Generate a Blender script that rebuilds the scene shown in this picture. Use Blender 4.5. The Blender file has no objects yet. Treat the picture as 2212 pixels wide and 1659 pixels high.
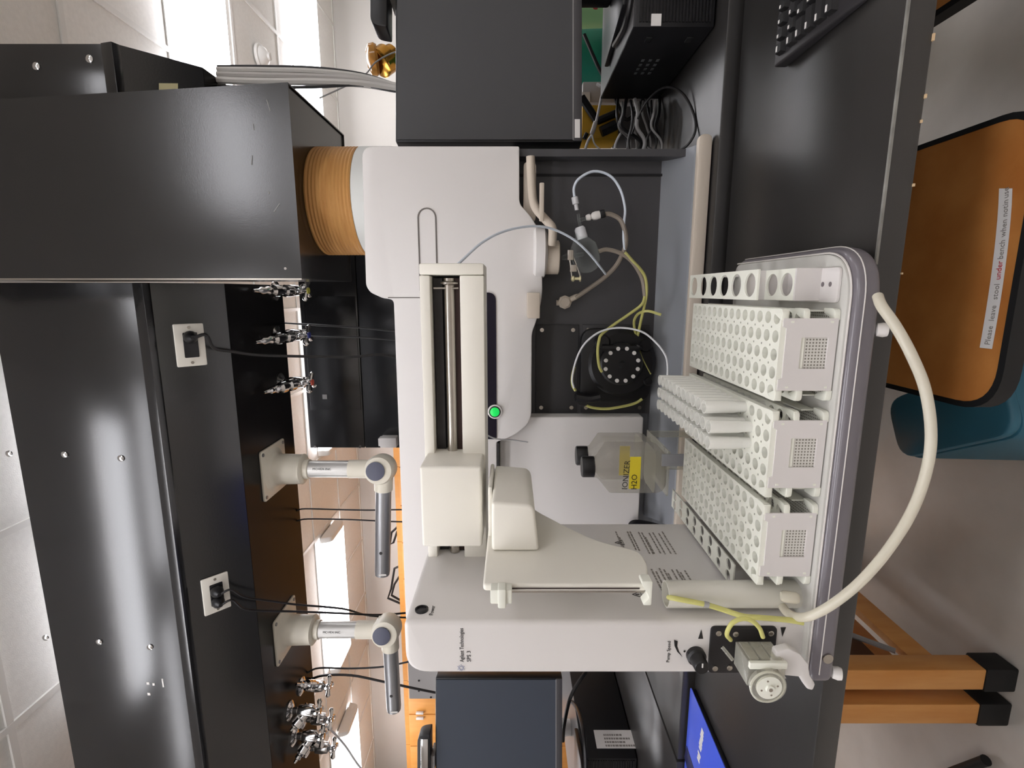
import bpy, bmesh, math, random
from mathutils import Vector, Matrix

random.seed(7)
C = bpy.context.scene.collection
SC = bpy.context.scene

# ------------------------------------------------------------------ camera, world, exposure
# world axes: X along the bench, Y into the room, Z up; the phone is held on its side 1.345 m above the floor
FPX, PSI, CZ = 1100.0, math.radians(10.3), 1.345
c_, s_ = math.cos(PSI), math.sin(PSI)
cam_d = bpy.data.cameras.new('camera')
cam = bpy.data.objects.new('camera', cam_d)
C.objects.link(cam)
cam_d.sensor_fit = 'HORIZONTAL'
cam_d.sensor_width = 36.0
cam_d.lens = FPX / 2212.0 * 36.0
cam_d.clip_start = 0.02
right = Vector((0, 0, -1))                 # picture right = down in the room
upv = Vector((c_, s_, 0))                  # picture up = right in the room
back = Vector((s_, -c_, 0))
m = Matrix((right, upv, back)).transposed().to_4x4()
m.translation = Vector((0, 0, CZ))
cam.matrix_world = m
SC.camera = cam

w = bpy.data.worlds.new('world')
SC.world = w
w.use_nodes = True
w.node_tree.nodes['Background'].inputs[0].default_value = (0.9, 0.92, 1.0, 1)
w.node_tree.nodes['Background'].inputs[1].default_value = 0.05
SC.view_settings.view_transform = 'Standard'
SC.view_settings.look = 'None'
SC.view_settings.gamma = 1.0
SC.view_settings.use_curve_mapping = False
SC.view_settings.exposure = 0.28
LAMP = 8.0                                 # strength of the fluorescent diffusers

# ------------------------------------------------------------------ helpers
def ray(x, y):
    u = (1659 - y - 829.5) / FPX
    v = (1106 - x) / FPX
    return Vector((u * c_ - s_, u * s_ + c_, v))
O_ = Vector((0, 0, CZ))
def P(x, y, Y):                            # surveyed point of the photograph at room depth Y
    r = ray(x, y); return O_ + r * (Y / r.y)
def PZ(x, y, Z):
    r = ray(x, y); return O_ + r * ((Z - CZ) / r.z)
def PX(x, y, X):
    r = ray(x, y); return O_ + r * (X / r.x)

def lin(c):
    return tuple(((v / 255.0) / 12.92 if v / 255.0 <= 0.04045 else ((v / 255.0 + 0.055) / 1.055) ** 2.4) for v in c)

MATS = {}
def mat(name, rgb, rough=0.5, metal=0.0, noise=0.0, nscale=8.0, bump=0.0, bscale=60.0, spec=0.5, emit=0.0, trans=0.0, ior=1.45, rgb2=None, stretch=None, coat=0.0):
    """procedural principled material; rgb in 0-255 sRGB"""
    if name in MATS: return MATS[name]
    mt = bpy.data.materials.new(name); mt.use_nodes = True
    nt = mt.node_tree; b = nt.nodes['Principled BSDF']
    col = lin(rgb)
    b.inputs['Base Color'].default_value = (*col, 1)
    b.inputs['Roughness'].default_value = rough
    b.inputs['Metallic'].default_value = metal
    b.inputs['Specular IOR Level'].default_value = spec
    b.inputs['IOR'].default_value = ior
    b.inputs['Transmission Weight'].default_value = trans
    b.inputs['Coat Weight'].default_value = coat
    if emit:
        b.inputs['Emission Color'].default_value = (*col, 1)
        b.inputs['Emission Strength'].default_value = emit
    tc = nt.nodes.new('ShaderNodeTexCoord')
    mp = nt.nodes.new('ShaderNodeMapping')
    if stretch: mp.inputs['Scale'].default_value = stretch
    nt.links.new(tc.outputs['Object'], mp.inputs['Vector'])
    if noise or rgb2:
        n = nt.nodes.new('ShaderNodeTexNoise'); n.inputs['Scale'].default_value = nscale; n.inputs['Detail'].default_value = 5
        nt.links.new(mp.outputs[0], n.inputs['Vector'])
        r = nt.nodes.new('ShaderNodeValToRGB')
        r.color_ramp.elements[0].position = 0.3; r.color_ramp.elements[1].position = 0.7
        lo = lin(rgb2) if rgb2 else tuple(v * (1 - noise) for v in col)
        hi = col if rgb2 else tuple(min(1, v * (1 + noise)) for v in col)
        r.color_ramp.elements[0].color = (*lo, 1); r.color_ramp.elements[1].color = (*hi, 1)
        nt.links.new(n.outputs['Fac'], r.inputs['Fac'])
        nt.links.new(r.outputs['Color'], b.inputs['Base Color'])
    if bump:
        n2 = nt.nodes.new('ShaderNodeTexNoise'); n2.inputs['Scale'].default_value = bscale; n2.inputs['Detail'].default_value = 3
        nt.links.new(mp.outputs[0], n2.inputs['Vector'])
        bp = nt.nodes.new('ShaderNodeBump'); bp.inputs['Strength'].default_value = bump; bp.inputs['Distance'].default_value = 0.002
        nt.links.new(n2.outputs['Fac'], bp.inputs['Height'])
        nt.links.new(bp.outputs['Normal'], b.inputs['Normal'])
    MATS[name] = mt
    return mt

def clear_mat(name, rgb, see=0.7, rough=0.12, edge=0.55):
    """thin clear or frosted plastic: see-through share, rest milky with a gloss"""
    if name in MATS: return MATS[name]
    mt = bpy.data.materials.new(name); mt.use_nodes = True
    nt = mt.node_tree; b = nt.nodes['Principled BSDF']; out = nt.nodes['Material Output']
    col = lin(rgb)
    b.inputs['Base Color'].default_value = (*col, 1); b.inputs['Roughness'].default_value = rough
    t = nt.nodes.new('ShaderNodeBsdfTransparent'); t.inputs[0].default_value = (*[0.55 + 0.45 * v for v in col], 1)
    lw = nt.nodes.new('ShaderNodeLayerWeight'); lw.inputs['Blend'].default_value = 0.25
    mr = nt.nodes.new('ShaderNodeMapRange')
    mr.inputs['From Min'].default_value = 0.0; mr.inputs['From Max'].default_value = 1.0
    mr.inputs['To Min'].default_value = 1 - see; mr.inputs['To Max'].default_value = min(1, 1 - see + edge)
    nt.links.new(lw.outputs['Facing'], mr.inputs['Value'])
    mx = nt.nodes.new('ShaderNodeMixShader')
    nt.links.new(mr.outputs[0], mx.inputs[0]); nt.links.new(t.outputs[0], mx.inputs[1]); nt.links.new(b.outputs[0], mx.inputs[2])
    nt.links.new(mx.outputs[0], out.inputs['Surface'])
    MATS[name] = mt
    return mt

def perf_mat(name, rgb, dark, scale, flat):
    """sheet with a regular grid of pin holes"""
    mt = mat(name, rgb, 0.5)
    nt = mt.node_tree; b = nt.nodes['Principled BSDF']
    tc = nt.nodes.new('ShaderNodeTexCoord'); v = nt.nodes.new('ShaderNodeTexVoronoi')
    v.inputs['Scale'].default_value = scale; v.inputs['Randomness'].default_value = 0.0
    mp = nt.nodes.new('ShaderNodeMapping'); mp.inputs['Scale'].default_value = flat
    nt.links.new(tc.outputs['Object'], mp.inputs['Vector']); nt.links.new(mp.outputs[0], v.inputs['Vector'])
    r = nt.nodes.new('ShaderNodeValToRGB')
    r.color_ramp.elements[0].position = 0.24; r.color_ramp.elements[1].position = 0.32
    r.color_ramp.elements[0].color = (*lin(dark), 1); r.color_ramp.elements[1].color = (*lin(rgb), 1)
    nt.links.new(v.outputs['Distance'], r.inputs['Fac']); nt.links.new(r.outputs['Color'], b.inputs['Base Color'])
    return mt

def tag(o, label=None, cat=None, group=None, kind=None):
    if label: o['label'] = label
    if cat: o['category'] = cat
    if group: o['group'] = group
    if kind: o['kind'] = kind
    return o

def thing(name, label, cat, loc=(0, 0, 0), group=None, rotz=0.0):
    o = bpy.data.objects.new(name, None); C.objects.link(o)
    o.empty_display_size = 0.02
    o.location = loc; o.rotation_euler = (0, 0, rotz)
    return tag(o, label, cat, group)

def origin_of(p):
    m = Matrix.Identity(4)
    while p is not None:
        m = p.matrix_basis @ m
        p = p.parent
    return m

def obj(name, bm, material, parent=None, bevel=0.0, seg=2, smooth=40, world=True, label=None):
    """link a bmesh as one mesh object. Vertices are given in room coordinates unless world=False."""
    if bevel:
        bmesh.ops.remove_doubles(bm, verts=bm.verts, dist=1e-6)
        es = [e for e in bm.edges if len(e.link_faces) == 2 and e.calc_face_angle(0) > math.radians(28)]
        bmesh.ops.bevel(bm, geom=es, offset=bevel, segments=seg, profile=0.5, affect='EDGES', clamp_overlap=True)
    bmesh.ops.recalc_face_normals(bm, faces=bm.faces)
    me = bpy.data.meshes.new(name)
    chain = Matrix.Identity(4)
    p = parent
    while p is not None:
        chain = p.matrix_basis @ chain
        p = p.parent
    if world and parent is not None:
        bm.transform(chain.inverted())
    off = None
    if parent is None and world:                      # put the origin of a lone mesh at its base
        zs = [v.co for v in bm.verts]
        off = Vector(((min(v.x for v in zs) + max(v.x for v in zs)) / 2, (min(v.y for v in zs) + max(v.y for v in zs)) / 2, min(v.z for v in zs)))
        bm.transform(Matrix.Translation(-off))
    bm.to_mesh(me); bm.free()
    if smooth:
        me.polygons.foreach_set('use_smooth', [True] * len(me.polygons))
        me.set_sharp_from_angle(angle=math.radians(smooth))
    me.materials.append(material)
    o = bpy.data.objects.new(name, me); C.objects.link(o)
    if off is not None: o.location = off
    if parent is not None: o.parent = parent
    if label: o['label'] = label
    return o

def struct(name, bm, m, parent=None, **k):
    o = obj(name, bm, m, parent, **k)
    if parent is None: o['kind'] = 'structure'
    return o

def dup(root, loc=None, rotz=None, label=None, group=None):
    r = root.copy(); C.objects.link(r)
    if loc is not None: r.location = loc
    if rotz is not None: r.rotation_euler = (0, 0, rotz)
    if label: r['label'] = label
    if group: r['group'] = group
    for ch in list(root.children):
        c = ch.copy(); C.objects.link(c); c.parent = r
        for g in list(ch.children):
            d = g.copy(); C.objects.link(d); d.parent = c
    return r

def new(): return bmesh.new()

def box(bm, x0, x1, y0, y1, z0, z1):
    vs = [bm.verts.new((x, y, z)) for x in (x0, x1) for y in (y0, y1) for z in (z0, z1)]
    for f in ((0, 1, 3, 2), (4, 6, 7, 5), (0, 4, 5, 1), (2, 3, 7, 6), (0, 2, 6, 4), (1, 5, 7, 3)):
        bm.faces.new([vs[i] for i in f])
    return bm
def bx(*a): return box(new(), *a)

def prism(bm, pts, axis, a0, a1):
    """2D outline pushed along an axis. axis 'x': pts are (y,z); 'y': (x,z); 'z': (x,y)"""
    def v3(p, a):
        if axis == 'x': return (a, p[0], p[1])
        if axis == 'y': return (p[0], a, p[1])
        return (p[0], p[1], a)
    A = [bm.verts.new(v3(p, a0)) for p in pts]; B = [bm.verts.new(v3(p, a1)) for p in pts]
    bm.faces.new(A); bm.faces.new(list(reversed(B)))
    n = len(pts)
    for i in range(n): bm.faces.new((A[i], B[i], B[(i + 1) % n], A[(i + 1) % n]))
    return bm
def pr(*a): return prism(new(), *a)

def rounded(pts, r, n=5):
    """round the corners of a 2D outline; r a number or one radius per corner"""
    out = []; k = len(pts)
    for i in range(k):
        p = Vector(pts[i]); a = Vector(pts[i - 1]); b = Vector(pts[(i + 1) % k])
        ri = r[i] if isinstance(r, (list, tuple)) else r
        if ri <= 0: out.append(tuple(p)); continue
        da = (a - p); db = (b - p); la, lb = da.length, db.length
        t = min(ri, la * 0.49, lb * 0.49)
        q0 = p + da.normalized() * t; q1 = p + db.normalized() * t
        for j in range(n + 1):
            f = j / n
            out.append(tuple(q0 * (1 - f) ** 2 + p * 2 * f * (1 - f) + q1 * f * f))
    return out
def rrect(x0, x1, y0, y1, r, n=5): return rounded([(x0, y0), (x1, y0), (x1, y1), (x0, y1)], r, n)

def frame_of(d):
    d = d.normalized()
    a = Vector((0, 0, 1)) if abs(d.z) < 0.9 else Vector((1, 0, 0))
    s = d.cross(a).normalized()
    return s, s.cross(d).normalized()

def lathe(bm, prof, org, axis=(0, 0, 1), n=20, caps=True):
    """prof: (radius, distance along the axis)"""
    org = Vector(org); d = Vector(axis).normalized(); s, t = frame_of(d)
    rings = []
    for r, h in prof:
        rings.append([bm.verts.new(org + d * h + (s * math.cos(2 * math.pi * i / n) + t * math.sin(2 * math.pi * i / n)) * max(r, 1e-5)) for i in range(n)])
    for A, B in zip(rings, rings[1:]):
        for i in range(n): bm.faces.new((A[i], A[(i + 1) % n], B[(i + 1) % n], B[i]))
    if caps:
        bm.faces.new(list(reversed(rings[0]))); bm.faces.new(rings[-1])
    return bm
def lt(*a, **k): return lathe(new(), *a, **k)
def cyl(org, axis, r, L, n=20): return lathe(new(), [(r, 0), (r, L)], org, axis, n)

def catmull(pts, sub):
    pts = [Vector(p) for p in pts]
    if len(pts) < 3: return pts
    q = [pts[0] * 2 - pts[1]] + pts + [pts[-1] * 2 - pts[-2]]
    out = []
    for i in range(1, len(q) - 2):
        p0, p1, p2, p3 = q[i - 1:i + 3]
        for j in range(sub):
            t = j / sub
            out.append(0.5 * ((2 * p1) + (p2 - p0) * t + (2 * p0 - 5 * p1 + 4 * p2 - p3) * t * t + (3 * p1 - p0 - 3 * p2 + p3) * t ** 3))
    out.append(pts[-1]); return out

def tube(bm, pts, r, n=8, sub=5, hollow=0.0):
    ps = catmull(pts, sub) if sub else [Vector(p) for p in pts]
    s = None; rings = []
    for i, p in enumerate(ps):
        d = (ps[min(i + 1, len(ps) - 1)] - ps[max(i - 1, 0)]).normalized()
        if s is None: s, t = frame_of(d)
        s = (s - d * s.dot(d)).normalized(); t = d.cross(s)
        rings.append([bm.verts.new(p + (s * math.cos(2 * math.pi * k / n) + t * math.sin(2 * math.pi * k / n)) * r) for k in range(n)])
    for A, B in zip(rings, rings[1:]):
        for k in range(n): bm.faces.new((A[k], A[(k + 1) % n], B[(k + 1) % n], B[k]))
    bm.faces.new(list(reversed(rings[0]))); bm.faces.new(rings[-1])
    return bm
def tb(pts, r, **k): return tube(new(), pts, r, **k)
def tp(pp, r, **k): return tube(new(), [P(*q) for q in pp], r, **k)      # survey points (x, y, depth)

def holes(bm, x0, x1, y0, y1, z0, z1, nx, ny, r, n=12):
    """flat sheet with nx by ny round holes right through it"""
    dx, dy = (x1 - x0) / nx, (y1 - y0) / ny
    def sq(cx, cy, a):
        ca, sa = math.cos(a), math.sin(a); k = max(abs(ca) / (dx / 2), abs(sa) / (dy / 2))
        return cx + ca / k, cy + sa / k
    base = [2 * math.pi * i / n + math.atan2(dy, dx) for i in range(n)]
    ca = math.atan2(dy, dx)
    ang = sorted(set([round(a % (2 * math.pi), 6) for a in [ca, math.pi - ca, math.pi + ca, 2 * math.pi - ca] + [2 * math.pi * i / n for i in range(n)]]))
    m = len(ang)
    for ix in range(nx):
        for iy in range(ny):
            cx, cy = x0 + dx * (ix + .5), y0 + dy * (iy + .5)
            oT, iT, oB, iB = [], [], [], []
            for a in ang:
                sx, sy = sq(cx, cy, a); hx, hy = cx + r * math.cos(a), cy + r * math.sin(a)
                oT.append(bm.verts.new((sx, sy, z1))); iT.append(bm.verts.new((hx, hy, z1)))
                oB.append(bm.verts.new((sx, sy, z0))); iB.append(bm.verts.new((hx, hy, z0)))
            for i in range(m):
                j = (i + 1) % m
                bm.faces.new((oT[i], oT[j], iT[j], iT[i])); bm.faces.new((oB[j], oB[i], iB[i], iB[j])); bm.faces.new((iT[i], iT[j], iB[j], iB[i]))
    # rim
    for (xa, ya, xb, yb) in ((x0, y0, x1, y0), (x1, y0, x1, y1), (x1, y1, x0, y1), (x0, y1, x0, y0)):
        bm.faces.new([bm.verts.new(p) for p in ((xa, ya, z0), (xb, yb, z0), (xb, yb, z1), (xa, ya, z1))])
    return bm

def text(name, s, size, loc, rot, m, parent, align='LEFT', sx=1.0):
    cu = bpy.data.curves.new(name, 'FONT'); cu.body = s; cu.size = size; cu.align_x = align; cu.extrude = 0.0001; cu.resolution_u = 2
    tmp = bpy.data.objects.new(name + '_t', cu); C.objects.link(tmp)
    bpy.context.view_layer.update()
    me = bpy.data.meshes.new_from_object(tmp.evaluated_get(bpy.context.evaluated_depsgraph_get()))
    bpy.data.objects.remove(tmp); bpy.data.curves.remove(cu)
    M = Matrix.Translation(Vector(loc)) @ rot @ Matrix.Diagonal((sx, 1, 1, 1))
    chain = Matrix.Identity(4); p = parent
    while p is not None: chain = p.matrix_basis @ chain; p = p.parent
    me.transform(chain.inverted() @ M)
    me.materials.clear(); me.materials.append(m)
    o = bpy.data.objects.new(name, me); C.objects.link(o); o.parent = parent
    return o
FACE_FRONT = Matrix.Rotation(math.pi / 2, 4, 'X')                                              # reads from -Y
FACE_RIGHT = Matrix.Rotation(math.pi / 2, 4, 'Z') @ Matrix.Rotation(math.pi / 2, 4, 'X')       # reads from +X

# ------------------------------------------------------------------ materials
white = mat('white_plastic', (218, 214, 211), 0.42, noise=0.02, nscale=3, bump=0.03, bscale=900)
ivory = mat('ivory_plastic', (230, 226, 215), 0.42, noise=0.015, nscale=4, bump=0.04, bscale=700)
rackm = mat('rack_plastic', (226, 226, 214), 0.5, noise=0.02, nscale=20)
rackp = mat('rack_end_plastic', (212, 207, 204), 0.5, noise=0.02, nscale=20)
perf = perf_mat('rack_pinhole_mesh', (214, 212, 204), (120, 116, 106), 280, (1, 1, 0))
perfv = perf_mat('rack_pinhole_window', (206, 203, 196), (120, 116, 106), 280, (1, 0, 1))
deckm = mat('deck_grey', (190, 188, 182), 0.5, noise=0.02)
lipm = mat('smoked_lip_plastic', (106, 101, 106), 0.28, noise=0.05, nscale=4, coat=0.3)
lipline = mat('lip_bead', (205, 200, 195), 0.35)
blackp = mat('black_plastic', (22, 21, 23), 0.38, noise=0.2, nscale=30)
blackm = mat('black_painted_steel', (20, 19, 20), 0.20, spec=1.0, noise=0.12, nscale=5, bump=0.05, bscale=300)
carrier_m = mat('carrier_black_laminate', (22, 22, 24), 0.20, spec=1.0, noise=0.15, nscale=3, bump=0.04, bscale=250)
rubber = mat('black_rubber', (18, 18, 19), 0.6)
cable = mat('black_cable', (26, 24, 25), 0.4)
greycable = mat('grey_cable', (150, 148, 146), 0.45)
whitecable = mat('white_cable', (214, 214, 216), 0.4)
benchm = mat('epoxy_bench_top', (38, 36, 35), 0.36, noise=0.10, nscale=7, bump=0.05, bscale=500, spec=0.9)
benche = mat('epoxy_bench_edge', (38, 37, 37), 0.4, noise=0.1, nscale=20)
wood = mat('varnished_oak', (226, 164, 96), 0.42, rgb2=(212, 144, 74), nscale=5, stretch=(6, 6, 1.0), bump=0.05)
woodseat = mat('stool_particleboard', (192, 128, 66), 0.5, rgb2=(172, 106, 48), nscale=14, bump=0.1, bscale=200)
cabwood = mat('cabinet_wood', (212, 150, 78), 0.45, rgb2=(202, 138, 66), nscale=4, stretch=(5, 5, 0.8))
chrome = mat('chrome', (215, 214, 214), 0.12, 1.0)
steel = mat('brushed_steel', (178, 172, 164), 0.25, 1.0, noise=0.05, nscale=40)
alu = mat('satin_aluminium', (150, 150, 152), 0.35, 0.85)
brass = mat('brass', (190, 140, 60), 0.2, 1.0)
armp = mat('arm_cream_plastic', (222, 216, 200), 0.4)
dgrey = mat('chamber_grey', (66, 65, 67), 0.5, noise=0.06, nscale=6, bump=0.05, bscale=500)
dgrey2 = mat('pump_panel_grey', (52, 51, 52), 0.5, noise=0.06, nscale=6)
traym = mat('tray_grey', (124, 126, 131), 0.4, noise=0.04, nscale=4)
tanm = mat('beige_plastic', (190, 178, 163), 0.45)
navy = mat('navy_glass', (24, 20, 34), 0.12)
glass = clear_mat('clear_glass', (236, 240, 238), 0.985, 0.04, edge=0.32)
acryl = clear_mat('clear_acrylic', (226, 224, 212), 0.86, 0.1)
bottle_m = clear_mat('bottle_plastic', (222, 219, 212), 0.90, 0.12, edge=0.35)
tubem = clear_mat('frosted_tube_plastic', (244, 243, 236), 0.26, 0.22)
pvc = clear_mat('silicone_tube', (226, 220, 202), 0.40, 0.22)
cyltube = clear_mat('rinse_vial_plastic', (222, 219, 208), 0.18, 0.3)
yellowt = clear_mat('yellow_stained_tube', (222, 218, 136), 0.46, 0.25)
clearhose = clear_mat('clear_hose', (168, 156, 142), 0.45, 0.25)
ptfe = mat('white_ptfe', (210, 218, 228), 0.3)
yellowl = mat('yellow_tape', (236, 214, 50), 0.5)
ink = mat('black_ink', (30, 28, 28), 0.6)
greyink = mat('grey_ink', (132, 126, 120), 0.6)
paper = mat('white_paper', (220, 216, 212), 0.6, noise=0.02)
wallm = mat('painted_wall', (208, 204, 198), 0.6, noise=0.02, nscale=2, bump=0.04, bscale=150)
tilem = mat('ceiling_tile', (240, 238, 234), 0.8, noise=0.03, nscale=60, bump=0.25, bscale=260)
gridm = mat('ceiling_grid_white', (232, 230, 226), 0.4)
floor_m = mat('terrazzo_floor', (200, 193, 184), 0.35, rgb2=(172, 164, 154), nscale=3.0, bump=0.02, bscale=90)
ductm = mat('tan_flexible_duct', (196, 146, 84), 0.55, rgb2=(176, 124, 66), nscale=10, stretch=(1, 1, 8), bump=0.1, bscale=120)
collar_m = mat('collar_white', (214, 216, 212), 0.4)
diffuser = mat('lamp_diffuser', (248, 248, 253), 0.4, emit=LAMP)
diffuser_side = mat('lamp_diffuser_side', (248, 248, 253), 0.4, emit=LAMP * 0.75)
screen_m = mat('dark_screen', (66, 66, 68), 0.42, noise=0.03, nscale=2)
screen2 = mat('dark_screen_blue', (58, 64, 74), 0.42, noise=0.03, nscale=2)
teal = mat('teal_plastic', (52, 104, 124), 0.45, noise=0.04)
green1 = mat('teal_green_paint', (38, 118, 98), 0.25)
green2 = mat('pale_green_plastic', (150, 196, 140), 0.4)
yellowp = mat('yellow_paint', (214, 166, 38), 0.5, noise=0.1, nscale=20)
bluep = mat('blue_cover', (66, 88, 200), 0.4, noise=0.05)
redp = mat('red_plastic', (190, 36, 48), 0.4)
led = mat('green_lamp', (20, 190, 80), 0.3, emit=0.6)
greybox = mat('grey_painted_metal', (168, 164, 162), 0.5)
darkhole = mat('dark_recess', (14, 13, 16), 0.6)
navycap = mat('slate_disc', (86, 88, 104), 0.5)
amber = clear_mat('amber_bowl', (196, 140, 60), 0.3, 0.08)

# ------------------------------------------------------------------ the room
XL, XR, YF, YB, ZC = -6.0, 4.2, -3.6, 5.25, 3.0
struct('floor', bx(XL, XR, YF, YB, -0.1, 0.0), floor_m)
struct('wall_back', bx(XL, XR, YB, YB + 0.1, 0, ZC), wallm)
struct('wall_front', bx(XL, XR, YF - 0.1, YF, 0, ZC), wallm)
struct('wall_left', bx(XL - 0.1, XL, YF - 0.1, YB + 0.1, 0, ZC), wallm)
struct('wall_right', bx(XR, XR + 0.1, YF - 0.1, YB + 0.1, 0, ZC), wallm)
struct('baseboard_back', bx(XL, XR, YB - 0.012, YB, 0, 0.1), rubber)
ceil = struct('ceiling', bx(XL, XR, YF, YB, ZC + 0.02, ZC + 0.12), tilem)
TX, TY = 0.64, 0.63
gx = [1.145 + TX * i for i in range(-11, 5)]
gy = [2.71 + TY * j for j in range(-10, 4)]
gb = new()
for x in gx: box(gb, x - 0.012, x + 0.012, YF, YB, ZC - 0.004, ZC + 0.012)
for y in gy: box(gb, XL, XR, y - 0.012, y + 0.012, ZC - 0.0035, ZC + 0.0125)
for a in ((XL, XR, YB - 0.03, YB), (XL, XR, YF, YF + 0.03), (XL, XL + 0.03, YF, YB), (XR - 0.03, XR, YF, YB)): box(gb, *a, ZC - 0.003, ZC + 0.013)
obj('ceiling_grid', gb, gridm, ceil, smooth=0)
tile0 = None
xs = [XL] + [x for x in gx if XL < x < XR] + [XR]; ys = [YF] + [y for y in gy if YF < y < YB] + [YB]
for xa, xb in zip(xs, xs[1:]):
    for ya, yb in zip(ys, ys[1:]):
        full = abs(xb - xa - TX) < 1e-3 and abs(yb - ya - TY) < 1e-3
        if full and tile0 is not None:
            t = tile0.copy(); C.objects.link(t); t.location = tile0.location + Vector((xa - tile0['xa'], ya - tile0['ya'], 0)); t.parent = ceil
            continue
        bm = bx(0.013, xb - xa - 0.013, 0.013, yb - ya - 0.013, 0.004, 0.018)
        o = obj('tile', bm, tilem, ceil, world=False, smooth=0)
        o.location = Vector((xa, ya, ZC)) - ceil.location
        if full: tile0 = o; tile0['xa'] = xa; tile0['ya'] = ya
for k in ('xa', 'ya'): del tile0[k]
for o in C.objects:
    for k in ('xa', 'ya'):
        if k in o: del o[k]

# fluorescent fixtures: wrap-around lamps under the ceiling, rows along X
def fixture(x0, x1, y, label):
    t = thing('ceiling_light', label, 'ceiling light', ((x0 + x1) / 2, y, ZC - 0.105), 'ceiling lamps')
    hw = 0.18
    obj('housing', bx(x0, x1, y - hw * 0.8, y + hw * 0.8, ZC - 0.02, ZC - 0.005), gridm, t, smooth=0)
    obj('diffuser', bx(x0 + 0.03, x1 - 0.03, y - hw * 0.86, y + hw * 0.86, ZC - 0.105, ZC - 0.100), diffuser, t, smooth=0)
    for s in (-1, 1):
        prof = [(y + s * hw, ZC - 0.022), (y + s * hw * 0.95, ZC - 0.085), (y + s * hw * 0.862, ZC - 0.105), (y + s * hw * 0.85, ZC - 0.099), (y + s * hw * 0.93, ZC - 0.083), (y + s * hw * 0.97, ZC - 0.022)]
        obj('diffuser_side', pr(prof, 'x', x0 + 0.03, x1 - 0.03), diffuser_side, t)
    pe = rounded([(y - hw - .006, ZC - 0.02), (y - hw * 0.90, ZC - 0.11), (y + hw * 0.90, ZC - 0.11), (y + hw + .006, ZC - 0.02)], [0, 0.04, 0.04, 0])
    for a, b in ((x0 - 0.02, x0 + 0.03), (x1 - 0.03, x1 + 0.02)):
        obj('end_cap', pr(pe, 'x', a, b), gridm, t, bevel=0.006)
    return t
fixture(-3.37, -2.09, 4.22, 'ceiling lamp near the far wall seen between the two extraction arms')
fixture(-5.40, -4.10, 4.30, 'ceiling lamp near the far wall behind the cluster of chrome valves')
fixture(1.10, 2.45, 4.36, 'ceiling lamp nearer the far wall, seen beside the black hood')
fixture(0.60, 1.95, 2.92, 'ceiling lamp above the right end of the black overhead carrier')
for xa, xb, yy in ((-1.65, -0.25, 0.40), (-4.0, -2.75, 0.40), (0.42, 1.12, -0.75), (-1.25, 0.02, -0.75), (-2.9, -1.62, -0.75), (-2.1, -0.8, -2.4), (0.3, 1.6, -2.4), (2.2, 3.5, 1.3), (2.4, 3.7, -2.4), (-4.4, -3.1, -0.75), (2.2, 3.5, -0.75), (-3.4, -2.1, 2.92), (-1.4, -0.1, 2.92), (-1.35, -0.1, 4.3), (2.6, 3.9, 2.92), (-3.4, -2.1, 1.95), (-1.5, -0.2, 1.95)):  # unseen lamps: some inferred from highlights, others added to brighten ceiling and floor
    fixture(xa, xb, yy, 'unseen ceiling lamp outside the picture, of a set partly added for light')

# smoke detector
sd = thing('smoke_detector', 'small white dome detector on the ceiling beside the bright lamps', 'detector', PZ(568, 122, ZC))
q = PZ(560, 122, ZC - 0.005)
obj('detector_base', cyl(q, (0, 0, -1), 0.075, 0.02, 24), gridm, sd, bevel=0.003)
obj('detector_dome', lt([(0.06, 0.02), (0.05, 0.045), (0.025, 0.06), (0.022, 0.075), (0.004, 0.078)], q, (0, 0, -1), 24), gridm, sd)

# ------------------------------------------------------------------ tables
def table(name, label, x0, x1, y0, y1, ztop, th, legs, group=None, stretch=None):
    t = thing(name, label, 'table', ((x0 + x1) / 2, (y0 + y1) / 2, 0), group)
    obj('table_top', bx(x0, x1, y0, y1, ztop - th, ztop), benchm, t, bevel=0.003)
    zb = ztop - th
    ap = new()
    xa, xb = min(l[0] for l in legs), max(l[0] for l in legs); ya, yb = min(l[1] for l in legs), max(l[1] for l in legs)
    obj('apron', bx(xa, xb, yb - 0.011, yb + 0.011, zb - 0.09, zb), blackm, t)
    obj('apron', bx(xa, xb, ya + 0.10, ya + 0.12, zb - 0.07, zb), blackm, t)
    for lx, ly in legs:
        L = obj('leg', bx(lx - 0.03, lx + 0.03, ly - 0.03, ly + 0.03, 0.02, zb), wood, t, bevel=0.003)
        obj('leg_boot', bx(lx - 0.0345, lx + 0.0345, ly - 0.0345, ly + 0.0345, 0.0, 0.085), rubber, L, bevel=0.005)
    if stretch:
        for sx in stretch:
            obj('stretcher', bx(sx - 0.012, sx + 0.012, ya + 0.03, yb - 0.03, 0.16, 0.23), wood, t, bevel=0.002)
    return t
ft = table('lab_table', 'long black-topped table carrying the autosampler, keyboard and blue booklet', -2.4, 2.2, 0.59, 1.006, 0.935, 0.032, [(-2.2, 0.9), (2.0, 0.9), (-2.2, 0.66), (2.0, 0.66)], 'lab tables')
chips = new()
for xx, dz, ww in ((0.262, .0, .0035), (0.205, .0, .002), (0.115, .0, .0015), (0.02, .0, .001), (0.18, .001, .0015)):
    box(chips, xx - ww, xx + ww, 0.5885, 0.593, 0.9028 + dz, 0.9048 + dz)
ce = obj('chipped_edge', chips, mat('chipped_edge_tan', (206, 178, 140), 0.7), ft, smooth=0); ce['kind'] = 'stuff'
obj('worn_edge_highlight', bx(0.03, 2.19, 0.5885, 0.5915, 0.9328, 0.9354), mat('worn_highlight_grey', (128, 126, 120), 0.5, noise=0.3, nscale=30), ft, smooth=0)  # light grey strip: worn edge with its bevel highlight painted in
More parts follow.
